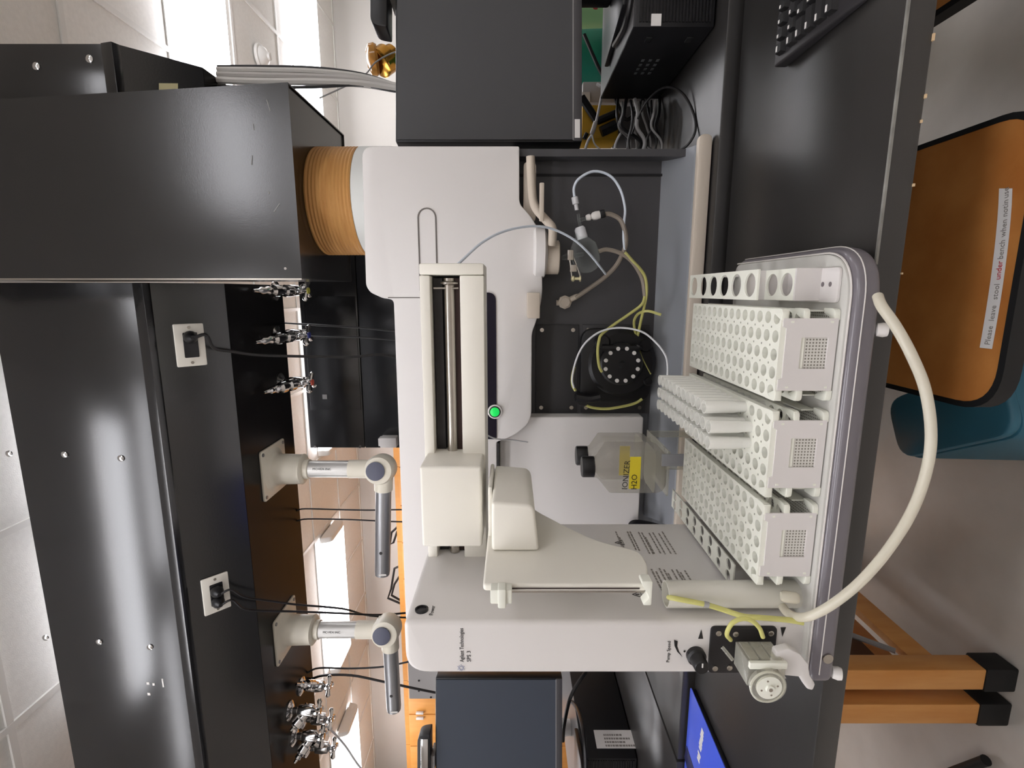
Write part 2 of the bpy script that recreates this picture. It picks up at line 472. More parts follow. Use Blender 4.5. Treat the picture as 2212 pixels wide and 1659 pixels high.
table('lab_table', 'black-topped table under the spectrometer and the right monitor', -1.075, 2.2, 1.012, 2.0, 0.96, 0.030, [(-1.02, 1.225), (2.0, 1.225), (-1.02, 1.93), (2.0, 1.93)], 'lab tables', stretch=(-1.02,))
table('lab_table', 'black-topped table under the left monitor and its computer tower', -3.4, -1.079, 1.010, 2.0, 0.962, 0.030, [(-1.125, 1.225), (-3.3, 1.225), (-1.125, 1.93), (-3.3, 1.93)], 'lab tables', stretch=(-1.125,))

sp_ = [o for o in C.objects if o.name.startswith('lab_table') and o.location.x > 0.3][0]
obj('side_panel', bx(-1.05, -1.03, 1.26, 1.88, 0.30, 0.86), mat('dark_brown_laminate', (92, 56, 32), 0.5, noise=0.1), sp_)
obj('conduit', tb([(-1.015, 1.30, 0.245), (-1.015, 1.62, 0.62)], 0.008, sub=0), greycable, sp_)

# ------------------------------------------------------------------ overhead service carrier (black) with sloped outlet strip
Yu, Yl = 1.33, 1.46
under_m = mat('carrier_underside', (24, 23, 24), 0.25, noise=0.1, nscale=3, spec=0.12)
def carrier(X0, X1, label, hangs):
    oc = thing('overhead_carrier', label, 'service carrier', ((X0 + X1) / 2, 1.55, 2.15), 'black overhead carriers')
    obj('upper_panel', bx(X0, X1, Yu, Yu + 0.012, 2.318, 2.69), carrier_m, oc, bevel=0.001)
    obj('panel_lip', pr([(Yu - 0.004, 2.3165), (Yu - 0.012, 2.285), (Yu + 0.004, 2.278), (Yu + 0.02, 2.278), (Yu + 0.02, 2.3165)], 'x', X0, X1), carrier_m, oc, bevel=0.001)
    obj('sloped_panel', pr([(Yu + 0.006, 2.278), (Yl, 2.155), (Yl + 0.01, 2.163), (Yu + 0.016, 2.286)], 'x', X0, X1), carrier_m, oc, smooth=0)
    obj('underside', bx(X0, X1, Yl + 0.002, 1.825, 2.155, 2.165), under_m, oc, smooth=0)
    obj('rear_panel', bx(X0, X1, 1.812, 1.825, 2.166, 2.69), carrier_m, oc, smooth=0)
    obj('top_panel', bx(X0, X1, Yu + 0.013, 1.811, 2.68, 2.69), carrier_m, oc, smooth=0)
    e = [(Yu + 0.012, 2.68), (Yu + 0.021, 2.277), (Yl + 0.005, 2.166), (1.811, 2.166), (1.811, 2.68)]
    obj('end_panel', pr(e, 'x', X1 - 0.008, X1 - 0.0005), carrier_m, oc, smooth=0)
    obj('end_panel', pr(e, 'x', X0 + 0.0005, X0 + 0.008), carrier_m, oc, smooth=0)
    for hx in hangs:
        obj('hanger', bx(hx - 0.02, hx + 0.02, 1.72, 1.76, 2.69, ZC - 0.005), blackm, oc)
    return oc
oc = carrier(-4.6, 0.022, 'long black overhead service carrier left of the hood, hanging from the ceiling', (-4.0, -2.4, -0.8))
oc2 = carrier(0.456, 0.577, 'short black end section of overhead carrier showing right of the hood', (0.515,))
for (sx, sy) in ((19, 980), (139, 982), (261, 990), (98, 1378), (214, 1387), (324, 1398), (78, 143), (193, 127)):
    p = P(sx, sy, Yu - 0.002)
    obj('screw', lt([(0.009, 0), (0.009, 0.003), (0.004, 0.006)], (p.x, Yu, p.z), (0, -1, 0), 10), chrome, oc2 if p.x > 0.1 else oc)
for (sx, sy, a, b) in ((320, 1476, .004, .004), (332, 1478, .003, .004), (352, 1475, .002, .014), (322, 1499, .004, .004)):
    p = P(sx, sy, Yu)
    obj('paint_chip', bx(p.x - b, p.x + b, Yu - 0.001, Yu + 0.001, p.z - a, p.z + a), paper, oc)

# outlet plates on the sloped strip
nrm = Vector((0, -0.128, -0.13)).normalized()
def slope_pt(x, y):
    r = ray(x, y); p0 = Vector((0, Yl, 2.155))
    return O_ + r * ((p0 - O_).dot(nrm) / r.dot(nrm))
q0, q1, q2 = slope_pt(343, 195), slope_pt(384, 195), slope_pt(343, 180)
bm = new(); off = nrm * 0.0012
qs = [Vector((max(0.4565, v.x), v.y, v.z)) + off for v in (q0, q1, q1 + (q2 - q0), q2)]
bm.faces.new([bm.verts.new(v) for v in qs])
obj('pale_sticker', bm, mat('pale_yellow_paper', (226, 218, 172), 0.6), oc2, smooth=0)
def outlet(x, y, label, tilt=0.0):
    c = slope_pt(x, y)
    ux = Vector((1, 0, 0)); uy = Vector((0, -0.13, 0.128)).normalized(); uz = ux.cross(uy)
    if uz.dot(nrm) < 0: uz = -uz
    M = Matrix((ux, uy, uz)).transposed().to_4x4(); M.translation = c + uz * 0.001
    t = thing('outlet_plate', label, 'outlet', c, 'outlet plates on the overhead carrier')
    bm = pr(rrect(-0.058, 0.058, -0.036, 0.036, 0.004), 'z', 0.0, 0.006); bm.transform(M); obj('cover_plate', bm, ivory, t, bevel=0.002)
    bm = pr(rrect(-0.034, 0.034, -0.0185, 0.0165, 0.003), 'z', 0.006, 0.009); bm.transform(M); obj('socket', bm, blackp, t, bevel=0.001)
    for sx in (-0.048, 0.048):
        bm = lt([(0.004, 0), (0.004, 0.002)], (sx, 0, 0.0062), (0, 0, 1), 10); bm.transform(M); obj('screw', bm, steel, t)
    return M
def plug(M, dx, name='power_plug'):
    bm = lt([(0.017, 0), (0.017, 0.012), (0.011, 0.022), (0.006, 0.030)], (dx, 0, 0.0092), (0, 0, 1), 16); bm.transform(M)
    return bm
M1 = outlet(410, 745, 'ivory outlet plate with one round black plug and a hanging cord')
M2 = outlet(466, 1281, 'ivory outlet plate with two black plugs, above the left extraction arm')

# cords hanging from the plugs: plug is a part of its cord
def cord(label, pts, r, M=None, dx=0.0, m=cable, group='black cords hanging behind the instrument'):
    p3 = [P(*q) for q in pts]
    if M is not None: p3 = [M @ Vector((dx, -0.004, 0.036)), M @ Vector((dx + 0.006, -0.03, 0.046))] + p3
    if M is None: return tag(obj('power_cord', tb(p3, r, n=8), m), label, 'cord', group)
    t = thing('power_cord', label, 'cord', p3[-1], group)
    obj('cord', tb(p3, r, n=8), m, t)
    obj('plug', plug(M, dx), blackp, t)
cord('thick black cord with a round plug hanging from the outlet plate beside the hood', [(462, 752, 1.395), (500, 759, 1.43), (560, 767, 1.49), (660, 770, 1.56), (760, 771, 1.62), (815, 766, 1.66), (845, 769, 1.69), (900, 780, 1.71)], 0.0045, M1, 0.022)
cord('thin black cord from the left outlet plate, upper plug of the two', [(530, 1290, 1.40), (590, 1299, 1.46), (640, 1306, 1.50), (740, 1315, 1.58), (800, 1330, 1.66), (900, 1335, 1.70)], 0.0034, M2, 0.012)
cord('thin black cord from the left outlet plate, lower plug of the two', [(530, 1316, 1.40), (590, 1320, 1.46), (640, 1321, 1.50), (740, 1325, 1.58), (820, 1328, 1.66), (900, 1322, 1.72)], 0.0034, M2, -0.022)
UZ = 2.155
def under(x, y): return PZ(x, y, UZ)
def hang(label, start, pts, r, m=cable):
    a = under(*start); p3 = [a] + [P(*q) for q in pts]
    return tag(obj('hanging_cable', tb(p3, r, n=8), m), label, 'cable', 'black cables dropping from the carrier')
hang('thin black cable between the yellow-capped and the blue-capped valves', (616, 698), [(700, 703, 1.8), (780, 708, 1.8), (848, 715, 1.8), (920, 716, 1.8)], 0.0032)
hang('thin black cable hanging just behind the valve with the blue cap', (619, 723), [(690, 728, 1.79), (770, 728, 1.79), (848, 734, 1.79), (920, 736, 1.79)], 0.0030)
hang('thin black cable right of its twin, between the two extraction arms', (641, 1103), [(660, 1099, 1.82), (740, 1101, 1.82), (800, 1102, 1.82), (862, 1101, 1.82), (930, 1102, 1.82)], 0.0030)
hang('thin black cable left of its twin, between the two extraction arms', (642, 1125), [(665, 1121, 1.82), (740, 1122, 1.82), (790, 1124, 1.82), (862, 1127, 1.82), (930, 1127, 1.82)], 0.0030)
hang('thin black cable passing behind the end of the left extraction arm', (664, 1453), [(690, 1443, 1.80), (760, 1444, 1.80), (830, 1440, 1.80), (880, 1430, 1.80), (930, 1420, 1.80)], 0.0036)
hang('thicker black cable running from the valves to behind the left monitor', (672, 1467), [(700, 1459, 1.79), (760, 1459, 1.79), (830, 1473, 1.79), (900, 1488, 1.79), (960, 1500, 1.79)], 0.0048)

# ------------------------------------------------------------------ chrome gas valves under the carrier
def valve(hx, hy, nx, ny, label, capm, tipm=None, group='chrome gas valves under the overhead carrier', nl=None):
    """hx,hy: photo point of the hand wheel; nx,ny of the nozzle tip"""
    h = PZ(hx, hy, 2.045)
    body = Vector((h.x, h.y, 2.085))
    tip = PZ(nx, ny, 2.135)
    d = tip - body
    if d.length > 0.25: d = d.normalized() * 0.25
    t = thing('gas_valve', label, 'valve', (h.x, h.y, 2.045), group)
    G = 1.2
    def gl(prof): return [(r * G, h) for r, h in prof]
    obj('flange', lt(gl([(0.028, 0), (0.028, 0.004), (0.020, 0.010), (0.013, 0.014)]), (h.x, h.y, UZ), (0, 0, -1), 18), chrome, t)
    obj('stem', lt(gl([(0.010, 0), (0.010, 0.02), (0.016, 0.026), (0.018, 0.05), (0.016, 0.075), (0.010, 0.08), (0.006, 0.085), (0.006, 0.105)]), (h.x, h.y, UZ - 0.01), (0, 0, -1), 16), chrome, t)
    L = d.length; u = d / L
    obj('nozzle', lt(gl([(0.012, 0.0), (0.012, 0.03), (0.017, 0.034), (0.017, 0.055), (0.011, 0.06), (0.011, L * .42), (0.016, L * .44), (0.016, L * .56), (0.009, L * .60), (0.012, L * .68), (0.008, L * .73), (0.0095, L * .83), (0.005, L * .87), (0.0038, L)]), body, u, 14), tipm or chrome, t)
    hw = obj('hand_wheel', lt(gl([(0.008, 0), (0.009, 0.009)]), (h.x, h.y, 2.053), (0, 0, -1), 14), chrome, t)
    for k in range(4):
        a = k * math.pi / 2 + 0.5; e = Vector((math.cos(a), math.sin(a), 0))
        obj('wheel_lobe', lt(gl([(0.005, 0.008), (0.006, 0.022), (0.008, 0.032), (0.004, 0.038)]), (h.x, h.y, 2.048), e, 8), chrome, hw)
    obj('wheel_cap', cyl((h.x, h.y, 2.0438), (0, 0, -1), 0.011, 0.004, 14), capm, t)
    return t
ycap = mat('yellow_cap', (206, 200, 90), 0.4); bcap = mat('blue_cap', (44, 54, 130), 0.4); rcap = mat('red_cap', (206, 92, 72), 0.4)
valve(664, 628, 547, 628, 'chrome gas valve with a yellow cap, nearest the black hood', ycap)
valve(666, 724, 552, 740, 'chrome gas valve with a blue cap, middle of the three beside the hood', bcap)
valve(673, 826, 570, 848, 'chrome gas valve with a red cap and a brass tip', rcap)
valve(712, 1482, 640, 1478, 'chrome valve first in the cluster left of the left extraction arm', chrome)
valve(690, 1535, 628, 1578, 'chrome valve with a long slanted nozzle, upper one of the left cluster', chrome)
valve(716, 1553, 660, 1520, 'chrome valve hanging lowest in the middle of the left cluster', chrome)
valve(698, 1590, 636, 1648, 'chrome valve with a long slanted nozzle at the far left end', chrome)
valve(723, 1615, 668, 1590, 'chrome valve hanging beside a white hose at the far left end', chrome)
tag(obj('white_hose', tb([under(668, 1600)] + [P(*q) for q in ((700, 1571, 1.78), (715, 1577, 1.78), (745, 1610, 1.78), (790, 1670, 1.78), (850, 1690, 1.78))], 0.004), whitecable), 'thin white hose looping down among the chrome valves at far left', 'hose')

# ------------------------------------------------------------------ local exhaust arms
def extraction_arm(ax, ay, jx, tubeend, label):
    """ax,ay: where the arm axis meets the underside; jx: photo height of the knuckle"""
    top = under(ax, ay); X, Y = top.x, top.y
    zj = P(jx, ay, Y).z
    t = thing('extraction_arm', label, 'extraction arm', (X, Y, zj), 'white swivel extraction arms')
    fl = obj('flange', pr(rrect(X - 0.085, X + 0.085, Y - 0.085, Y + 0.085, 0.012), 'z', UZ - 0.006, UZ), armp, t, bevel=0.001)
    for sx in (-1, 1):
        for sy in (-1, 1): obj('bolt', cyl((X + sx * 0.072, Y + sy * 0.072, UZ - 0.006), (0, 0, -1), 0.006, 0.003, 12), alu, fl)
    obj('collar', lt([(0.075, 0.006), (0.060, 0.012), (0.052, 0.022), (0.050, 0.098), (0.052, 0.103), (0.047, 0.107), (0.030, 0.109)], (X, Y, UZ), (0, 0, -1), 32), armp, t)
    obj('ring', lt([(0.033, 0.107), (0.033, 0.124), (0.030, 0.126)], (X, Y, UZ), (0, 0, -1), 28), armp, t)
    zt = zj + 0.074
    obj('upright_tube', lt([(0.0285, 0.124), (0.0285, UZ - zt)], (X, Y, UZ), (0, 0, -1), 28), mat('silver_tube', (196, 194, 190), 0.3, 0.3), t)
    text('maker_text', 'MOVEX INC', 0.0115, (X + 0.006, Y - 0.0290, UZ - 0.145), FACE_FRONT @ Matrix.Rotation(-math.pi / 2, 4, 'Z'), ink, t)
    obj('sleeve', lt([(0.031, 0), (0.031, 0.07)], (X, Y, zt + 0.02), (0, 0, -1), 28), armp, t)
    obj('knuckle', lt([(0.02, -0.05), (0.040, -0.046), (0.049, -0.03), (0.050, 0.02), (0.045, 0.04), (0.03, 0.045)], (X, Y, zj - 0.012), (0.18, -1, 0), 30), armp, t)
    e = Vector((0.18, -1, 0)).normalized()
    obj('knuckle_disc', cyl(Vector((X, Y, zj - 0.006)) + e * 0.0455, e, 0.031, 0.006, 28), navycap, t, bevel=0.001)
    end = P(tubeend[0], tubeend[1], Y)
    a = Vector((X, Y, zj - 0.022)); d = (end - a)
    L = d.length; u = d / L
    obj('tube_socket', lt([(0.031, 0.03), (0.031, 0.075)], a, u, 24), armp, t)
    tr = obj('swing_tube', lt([(0.0265, 0.07), (0.0265, L - 0.012), (0.0250, L - 0.004), (0.0250, L)], a, u, 28), mat('silver_tube_dark', (158, 158, 160), 0.35, 0.6), t)
    q = a + u * (L * 0.76)
    obj('tube_hole', cyl(q + Vector((0, -0.0262, 0)), (0, -1, 0), 0.0055, 0.001, 14), ink, tr)
    q = a + u * (L - 0.012)
    obj('end_tag', bx(q.x - 0.003, q.x + 0.003, q.y - 0.0272, q.y - 0.0258, q.z - 0.02, q.z + 0.006), paper, tr)
extraction_arm(590, 1013, 815, (826, 1240), 'cream extraction arm with silver tube swung left, nearer the black hood')
extraction_arm(616, 1360, 828, (851, 1532), 'cream extraction arm with silver tube swung left, beside the left valves')

# ------------------------------------------------------------------ black exhaust hood and its duct
hd = thing('exhaust_hood', 'large black sheet metal exhaust hood hanging over the spectrometer', 'hood', (0.235, 1.39, 1.83))
HX0, HX1, HY0, HY1, HZ0, HZ1 = 0.029, 0.445, 1.20, 1.575, 1.83, 2.86
th = 0.003
f = [(HX0, HZ0), (HX1, HZ0), (HX1 - 0.055, HZ1), (HX0, HZ1)]
obj('front_panel', pr(f, 'y', HY0, HY0 + th), blackm, hd, smooth=0)
obj('back_panel', pr(f, 'y', HY1 - th, HY1), blackm, hd, smooth=0)
obj('side_panel', bx(HX0, HX0 + th, HY0 + th, HY1 - th, HZ0, HZ1), blackm, hd, smooth=0)
obj('side_panel', pr([(HX1 - th, HZ0), (HX1, HZ0), (HX1 - 0.055, HZ1), (HX1 - 0.055 - th, HZ1)], 'y', HY0 + th, HY1 - th), blackm, hd, smooth=0)
obj('top_panel', bx(HX0, HX1 - 0.055, HY0, HY1, HZ1, HZ1 + th), blackm, hd, smooth=0)
obj('bottom_flange', bx(HX0 + th, HX1 - th, HY0 + th, HY1 - th, HZ0 + 0.004, HZ0 + 0.008), blackm, hd, smooth=0)
obj('edge_trim', bx(HX0 - 0.003, HX0 + 0.001, HY0 - 0.002, HY0 + 0.008, HZ0, HZ1), steel, hd)
obj('hanger', bx(0.20, 0.24, 1.36, 1.40, HZ1 + th, ZC), blackm, hd)
for a, b in (((576, 215), (584, 240)), ((547, 268), (549, 281)), ((545, 336), (544, 356)), ((581, 414), (581, 419)), ((604, 440), (592, 458))):
    p, q = P(*a, HY0), P(*b, HY0)
    obj('scratch', tb([(p.x, HY0 - 0.0005, p.z), (q.x, HY0 - 0.0005, q.z)], 0.0010, n=5, sub=0), greycable, hd)
p = P(617, 580, HY0); obj('rivet', lt([(0.004, 0), (0.003, 0.002)], (p.x, HY0, p.z), (0, -1, 0), 10), chrome, hd)
dt = thing('exhaust_duct', 'tan ribbed exhaust duct with a white collar between hood and spectrometer', 'duct', (0.227, 1.385, 1.64))
prof = []
nr = 26
for i in range(nr + 1):
    h = 0.085 + (0.1935 - 0.085) * i / nr
    prof.append((0.131 + (0.0016 if i % 2 else 0), h))
obj('flexible_duct', lathe(new(), prof, (0.227, 1.385, 1.64), n=48), ductm, dt)
obj('collar', lathe(new(), [(0.126, 0.0), (0.133, 0.004), (0.133, 0.082), (0.128, 0.086)], (0.227, 1.385, 1.64), n=48), collar_m, dt)

# ------------------------------------------------------------------ things behind: cabinet, orange cupboards, cables, cylinder
bc = thing('black_cabinet', 'tall black cabinet standing behind the spectrometer, seen under the carrier', 'cabinet', (-0.2, 2.4, 0))
obj('body', bx(-0.675, 0.35, 2.162, 2.65, 0.0, 2.23), blackm, bc, bevel=0.003)
pz = P(780, 800, 2.15).z
obj('upper_panel', bx(-0.675, 0.35, 2.15, 2.16, pz + 0.002, 2.23), carrier_m, bc, bevel=0.001)
obj('lower_panel', bx(-0.675, 0.35, 2.15, 2.16, 0.02, pz - 0.002), carrier_m, bc, bevel=0.001)
a, b = P(672, 885, 2.149), P(767, 640, 2.149)
obj('door', bx(a.x, b.x, 2.1455, 2.150, b.z, 2.215), carrier_m, bc, bevel=0.001)
for q in ((681, 965), (778, 965)):
    p = P(*q, 2.15); obj('screw', cyl((p.x, 2.15, p.z), (0, -1, 0), 0.006, 0.003, 10), chrome, bc)
p = P(702, 857, 2.146); obj('lock', bx(p.x - .01, p.x + .01, 2.143, 2.1475, p.z - .01, p.z + .01), greycable, bc)
p = P(833, 957, 2.1)
cb = thing('white_control_box', 'small white control box mounted on the corner of the black cabinet', 'box', (p.x, 2.13, p.z - 0.04))
obj('housing', bx(p.x - 0.022, p.x + 0.022, 2.10, 2.15, p.z - 0.045, p.z + 0.025), white, cb, bevel=0.004)
obj('cap', bx(p.x - 0.017, p.x + 0.017, 2.108, 2.15, p.z + 0.025, p.z + 0.034), white, cb, bevel=0.002)

DW = 0.40
ZT = 2.51
xx = -5.7; i = 0
while xx < -0.5:
    n = 2
    t = thing('storage_cupboard', ('tall orange wood cupboard against the far wall, %s' % ('leftmost of the row', 'second from the left end of the row', 'third from the left end of the row', 'fourth from the left end of the row', 'behind the left extraction arm', 'behind the silver tube of the right arm', 'beside the black cabinet', 'rightmost of the row')[min(i, 7)]), 'cupboard', (xx + DW, 5.0, 0), 'orange cupboards along the far wall')
    obj('carcass', bx(xx, xx + 2 * DW - 0.004, 4.80, 5.235, 0, ZT), cabwood, t, smooth=0)
    for k in range(2):
        dr = obj('door', bx(xx + k * DW + 0.004, xx + (k + 1) * DW - 0.006, 4.78, 4.798, 0.06, ZT - 0.05), cabwood, t, bevel=0.002)
        hx = xx + (k + 1) * DW - 0.035 if k == 0 else xx + k * DW + 0.03
        obj('handle', bx(hx - 0.012, hx + 0.012, 4.755, 4.779, ZT - 0.21, ZT - 0.13), white, dr, bevel=0.003)
    xx += 2 * DW; i += 1

# black wire stands on the cupboards
def wire_stand(pts, label):
    p3 = [P(x, y, 4.86) for x, y in pts]
    zmin = ZT + 0.004
    tag(obj('wire_stand', tb(p3, 0.012, n=6, sub=0), blackp), label, 'stand', 'black wire frames on the cupboards')
wire_stand([(863, 1134), (846, 1150), (842, 1176), (850, 1172), (858, 1148), (863, 1140)], 'black wire frame on top of the cupboards, rightmost behind the silver tube')
wire_stand([(865, 1222), (852, 1228), (845, 1272), (838, 1292), (866, 1304), (867, 1298), (846, 1286), (852, 1262), (866, 1240)], 'black wire frame on top of the cupboards beside the left extraction arm')

gb2 = thing('grey_cabinet', 'grey metal cabinet standing behind the left monitor beside the autosampler', 'cabinet', (-1.6, 2.3, 0))
a, b = P(884, 1510, 2.10), P(940, 1455, 2.10)
obj('body', bx(a.x, b.x + 0.12, 2.10, 2.45, 0.0, a.z), greybox, gb2, bevel=0.003)
for q in ((905, 1470), (905, 1492), (931, 1506)):
    p = P(*q, 2.10); obj('screw', cyl((p.x, 2.10, p.z), (0, -1, 0), 0.005, 0.002, 8), ink, gb2)

# bundle of translucent tubing right of the hood
bun = [(143, 0.0035, cable, 'thin black tube on the right edge of the tubing bundle beside the hood'),
       (150, 0.0075, mat('milky_tube', (206, 203, 198), 0.5), 'milky tube, first after the black one in the tubing bundle'),
       (161, 0.0085, mat('pale_tube', (186, 182, 178), 0.5), 'pale grey tube in the middle of the tubing bundle'),
       (173, 0.0095, mat('milky_tube', (206, 203, 198), 0.5), 'wide milky tube next to the hood side of the tubing bundle'),
       (186, 0.004, cable, 'thin black tube on the left edge of the tubing bundle, next to the hood')]
for k, (yy, rr_, mm, lab) in enumerate(bun):
    s0 = PZ(470, yy, UZ); D = s0.y - 0.0
    sh = (0, 1, 2, 3, 3)[k]
    p3 = [Vector((s0.x, s0.y, UZ))] + [P(*r) for r in ((560, yy + sh, D - .01), (680, yy + (3, 4, 5, 4, 2)[k], D - .02), (780, yy + (16, 15, 12, 8, -2)[k], D - .03), (860, yy + (40, 36, 30, 20, 12)[k], D - .04), (960, yy + (62, 54, 44, 30, 18)[k], D - .05))]
    tag(obj('tubing', tb(p3, rr_, n=8), mm), lab, 'tube', 'tubes hanging beside the hood')

# gas cylinder with brass regulator behind the right monitor
gc = thing('gas_cylinder', 'teal green gas cylinder with brass head behind the right monitor', 'gas cylinder', (0, 0, 0))
p = P(1290, 128, 2.15); px_ = p.x
gc.location = (p.x, 2.15, 0)
obj('bottle', lathe(new(), [(0.11, 0.0), (0.115, 0.01), (0.115, 1.25), (0.10, 1.36), (0.06, 1.45), (0.035, 1.5), (0.032, 1.76)], (p.x, 2.15, 0), n=32), green1, gc)
q = P(828, 128, 2.15)
obj('regulator', lt([(0.02, -0.05), (0.038, -0.04), (0.040, -0.01), (0.052, -0.005), (0.052, 0.035), (0.045, 0.04)], (p.x, 2.15, q.z - 0.01), (-0.35, -0.3, 0.3), 24), brass, gc)
obj('bonnet', lt([(0.05, 0.03), (0.056, 0.04), (0.052, 0.06), (0.03, 0.072)], (p.x, 2.15, q.z - 0.01), (-0.1, -0.2, 0.9), 24), amber, gc)
obj('thin_wire', tb([P(*r) for r in ((690, 212, 2.05), (755, 182, 2.05), (790, 160, 2.06), (812, 134, 2.08), (855, 112, 2.10), (900, 110, 2.12))], 0.0028), greycable, gc)
p = P(1290, 42, 1.95)
gt = thing('plastic_tub', 'pale green plastic tub behind the right monitor beside the teal cylinder', 'tub', (p.x + 0.02, 1.85, 0.96))
obj('tub_body', lathe(new(), [(0.085, 0), (0.09, 0.005), (0.10, 0.26), (0.095, 0.262)], (p.x + 0.02, 1.83, 0.96), n=28), green2, gt)
obj('tub_lid', lathe(new(), [(0.102, 0.262), (0.102, 0.28), (0.095, 0.286)], (p.x + 0.02, 1.83, 0.96), n=28), paper, gt)

# ------------------------------------------------------------------ spectrometer
IY = 1.06                                   # plane of its front
sp = thing('spectrometer', 'large white plasma spectrometer with a dark sample bay, standing on the black table', 'spectrometer', (-0.22, 1.36, 0.96))
def F(x, y, Y=IY): p = P(x, y, Y); return (p.x, p.z)
ZTOP = F(850, 700)[1]
xr = 0.279
up = [(xr, F(850, 310)[1] - 0.02), (xr, F(1122, 314)[1]), F(1122, 440), F(1150, 470), F(1170, 510), F(1172, 640), F(1160, 690), F(1149, 720), F(1148, 912), F(1108, 943), F(1073, 955), (-0.745, F(1073, 955)[1]), (-0.745, ZTOP), F(850, 647)]
zt = F(790, 500)[1]
up[0] = (xr, zt)
up += [F(826, 644), F(800, 632), F(790, 618)]
upr = rounded(up, [0.022, 0.004, .01, .02, .03, .02, .02, .01, .03, .03, .004, .01, .004, .01, .006, .006, .01])
obj('upper_body', pr(upr, 'y', IY, 1.64), white, sp, bevel=0.008)
obj('side_seam', bx(F(850, 643)[0] - 0.001, F(850, 643)[0] + 0.001, IY - 0.0006, IY + 0.002, F(915, 643)[1], F(838, 643)[1]), mat('groove_shadow_grey', (120, 114, 110), 0.6), sp, smooth=0)
# u-shaped finger groove on the housing
gpts = [F(903, 628, IY), F(903, 480, IY)]
ga = F(903, 470, IY); gb_ = F(941, 470, IY)
cx, rr = (ga[1] + gb_[1]) / 2, (ga[1] - gb_[1]) / 2
gp = [Vector((F(903, 628)[0], IY - 0.0004, ga[1])), Vector((ga[0], IY - 0.0004, ga[1]))]
for k in range(1, 12):
    a = math.pi * k / 12
    gp.append(Vector((ga[0] + math.sin(a) * rr, IY - 0.0004, cx + math.cos(a) * rr)))
gp += [Vector((ga[0], IY - 0.0004, gb_[1])), Vector((F(941, 628)[0], IY - 0.0004, gb_[1]))]
obj('groove', tube(new(), gp, 0.0016, n=6, sub=0), mat('groove_shadow_grey', (120, 114, 110), 0.6), sp)
# navy display strip and lamp
a, b = F(1040, 635), F(1073, 948)
zs0, zs1 = b[1], F(1035, 700)[1]
obj('display_strip', pr(rounded([(b[0], zs0), (a[0] + .003, zs0), (a[0] + .003, zs1), (b[0], zs1)], [0.003, 0.045, 0.01, 0.003], 8), 'y', IY - 0.0025, IY + 0.001), navy, sp)
lp = P(1069, 889, IY - 0.003)
rl = obj('lamp_ring', cyl(lp, (0, -1, 0), 0.0155, 0.003, 28), white, sp, bevel=0.001)
obj('status_lamp', lt([(0.0100, 0.003), (0.0100, 0.005), (0.007, 0.007)], lp, (0, -1, 0), 24), led, rl)
obj('lamp_bezel', lt([(0.0125, 0.003), (0.0125, 0.0042)], lp, (0, -1, 0), 24), ink, rl)
# seam below the fascia
a = F(1073, 1150); b = F(1073, 957)
obj('seam', bx(-0.74, b[0], IY - 0.0008, IY + 0.01, b[1] - 0.0055, b[1] - 0.001), ink, sp, smooth=0)
# lower left cover
xl2 = F(1200, 907)[0]; zb = F(1397, 907)[1]
obj('lower_cover', pr(rounded([(-0.745, zb), (xl2, zb), (xl2, b[1] - 0.006), (-0.745, b[1] - 0.006)], [0.03, 0.006, 0.004, 0.004], 6), 'y', IY + 0.026, 1.6), white, sp, bevel=0.01, seg=3)
obj('plinth', bx(-0.735, -0.205, 1.13, 1.6, 0.962, zb + 0.004), traym, sp, smooth=0)
obj('curved_foot', tp(((1422, 1137, 1.08), (1398, 1131, 1.075), (1372, 1128, 1.07), (1362, 1135, 1.07), (1366, 1150, 1.07)), 0.006), blackp, sp)
# sample bay
bay = obj('sample_bay', bx(xl2, xr - 0.012, 1.119, 1.6, 0.975, up[1][1] + 0.02), dgrey, sp, smooth=0)
obj('bay_side', bx(xr - 0.014, xr, IY + 0.02, 1.6, 0.962, up[1][1] + 0.01), dgrey, sp, smooth=0)
cp = P(1300, 378, 1.117)
obj('bay_seam', bx(cp.x - 0.0025, cp.x + 0.0025, 1.117, 1.119, 0.995, 1.33), darkhole, sp, smooth=0)
for (xa, xb, nm) in ((1156, 1251, 'upper'), (1254, 1402, 'lower')):
    a = P(xa, 891, 1.117); b = P(xb, 701, 1.117)
    pp = obj('pump_panel', bx(a.x, b.x, 1.116, 1.121, b.z, a.z), dgrey2, sp, bevel=0.001)
    for fx in (0.06, 0.94):
        for fz in ((0.14, 0.86) if nm == 'upper' else (0.09, 0.92)):
            obj('screw', cyl((a.x + (b.x - a.x) * fx, 1.116, b.z + (a.z - b.z) * fz), (0, -1, 0), 0.0045, 0.002, 12), steel, pp)
# peristaltic pump head
pc = P(1345, 789, 1.065)
ph = obj('pump_head', lt([(0.075, 0.0), (0.075, 0.02), (0.066, 0.028)], (pc.x, 1.117, pc.z - 0.004), (0, -1, 0), 40), mat('pump_black', (17, 16, 18), 0.45), sp)
obj('pump_head_base', pr(rrect(pc.x - 0.085, pc.x + 0.075, pc.z - 0.07, pc.z + 0.085, 0.03), 'y', 1.095, 1.116), mat('pump_black', (17, 16, 18), 0.45), sp, bevel=0.004)
obj('rotor', lt([(0.046, 0), (0.046, 0.012), (0.042, 0.016)], (pc.x, 1.09, pc.z), (0, -1, 0), 40), blackp, ph)
for k in range(12):
    a = 2 * math.pi * (k + 0.5) / 12
    obj('roller', cyl((pc.x + 0.0355 * math.cos(a), 1.075, pc.z + 0.0355 * math.sin(a)), (0, -1, 0), 0.0042, 0.004, 14), paper, ph)
obj('rotor_hub', lt([(0.007, 0), (0.006, 0.006)], (pc.x, 1.075, pc.z), (0, -1, 0), 16), blackp, ph)
